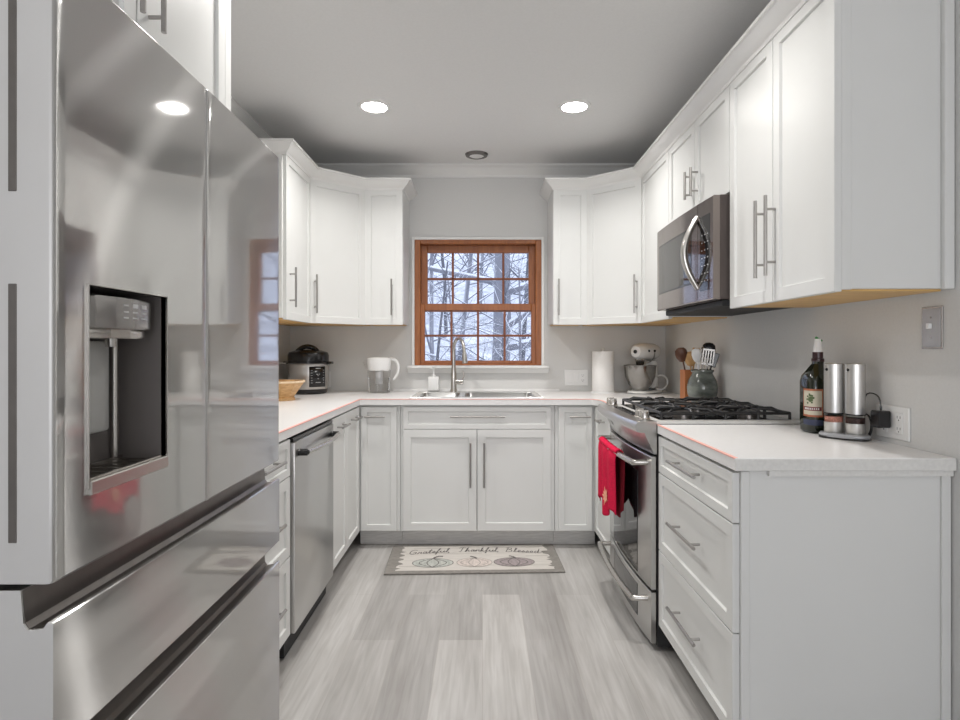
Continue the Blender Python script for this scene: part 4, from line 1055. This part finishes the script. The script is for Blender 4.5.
b = MB(); b.grid(lambda u, v: (-45+90*u, 4.9+55*v, hill_z(-45+90*u, 4.9+55*v)), 60, 60)
o = b.build('ground_outside', SNOW, smooth=60); o['kind'] = 'structure'
def tree(name, label, cat, x, y, r, h, seed, m, lean=0, depth=4, first=.25, n0=9, group=None):
    n0 = int(n0*1.5)
    rn = random.Random(seed); b = MB(); z0 = hill_z(x, y)-.1
    def limb(p, d, L, rad, lv):
        pts = [p]; rs = [rad]; q = p.copy(); dd = d.copy(); n_ = 6 if lv < 2 else 4
        for i in range(n_):
            dd = (dd+Vector((rn.gauss(0, .13), rn.gauss(0, .13), rn.gauss(.03, .09)))*(.25 if lv == 0 else 1)).normalized()
            q = q+dd*L/n_; pts.append(q.copy()); rs.append(rad*(1-.75*(i+1)/n_))
        b.tube(pts, rs, 8 if lv == 0 else (6 if lv == 1 else 4), cap=False)
        if lv >= depth: return
        nb = n0 if lv == 0 else (5 if lv == 1 else 3)
        for i in range(nb):
            f = (first+(1-first)*(i+rn.random())/nb) if lv == 0 else .25+.7*(i+rn.random())/nb
            k = min(int(f*n_), n_-1); fr_ = f*n_-k; pp = pts[k].lerp(pts[k+1], fr_); a = rn.random()*2*PI
            if lv == 0: nd = Vector((math.cos(a), math.sin(a), rn.uniform(.1, .9)))
            else: nd = dd+Vector((rn.gauss(0, .7), rn.gauss(0, .7), rn.gauss(.1, .5)))
            limb(pp, nd.normalized(), L*rn.uniform(.3, .5), rs[k]*rn.uniform(.35, .55), lv+1)
    limb(Vector((x, y, z0)), Vector((lean, 0, 1)).normalized(), h, r, 0)
    o = b.build(name, m, smooth=60); me = o.data
    me.transform(Matrix.Translation((-x, -y, -z0))); o.location = (x, y, z0)
    tag(o, label, cat, group)
def at(px, Y): return (px-482.5)/583*Y
tree('bare_tree', 'thick grey bare tree filling the third pane of the upper sash', 'tree', at(499, 10), 10, .17, 9, 1, BARK, -.01, 4, .1, 12)
tree('bare_tree', 'tall pale bare tree seen through the second column of panes', 'tree', at(457, 15), 15, .07, 10, 2, BARK, .03, 4, .1, 14)
tree('bare_tree', 'snow-streaked bare tree seen through the leftmost column of panes', 'tree', at(434, 12), 12, .05, 9, 3, BARK, -.04, 4, .1, 14)
tree('bare_tree', 'bare branching tree seen through the rightmost column of panes', 'tree', at(521, 13), 13, .055, 9, 4, BARKD, .05, 4, .1, 14)
tree('bare_tree', 'slender dark bare tree farther back between the first two pane columns', 'tree', at(446, 22), 22, .07, 12, 5, BARKD, .02, 4, .05, 14)
tree('bare_tree', 'slender bare tree farther back behind the thick grey tree', 'tree', at(509, 24), 24, .08, 13, 6, BARKD, -.03, 4, .05, 14)
tree('bare_tree', 'distant bare tree in the middle of the window', 'tree', at(480, 28), 28, .09, 13, 8, BARK, .02, 4, .05, 14)
tree('bare_tree', 'distant bare tree at the left edge of the window', 'tree', at(421, 26), 26, .08, 13, 9, BARKD, .04, 4, .05, 14)
tree('bare_tree', 'distant bare tree at the right edge of the window', 'tree', at(532, 27), 27, .085, 13, 10, BARK, -.04, 4, .05, 14)
for i, (px, Y, nm) in enumerate(((428, 8.2, 'leftmost'), (462, 9, 'second from left'), (492, 8.6, 'third from left'), (524, 7.8, 'rightmost'))):
    tree('bare_shrub', '%s tangled bare shrub in the lower sash of the window' % nm, 'shrub', at(px, Y), Y, .035, 2.6, 20+i, BARK if i % 2 else BARKD, .1*(-1)**i, 3, .05, 16, 'bare shrubs below the window')
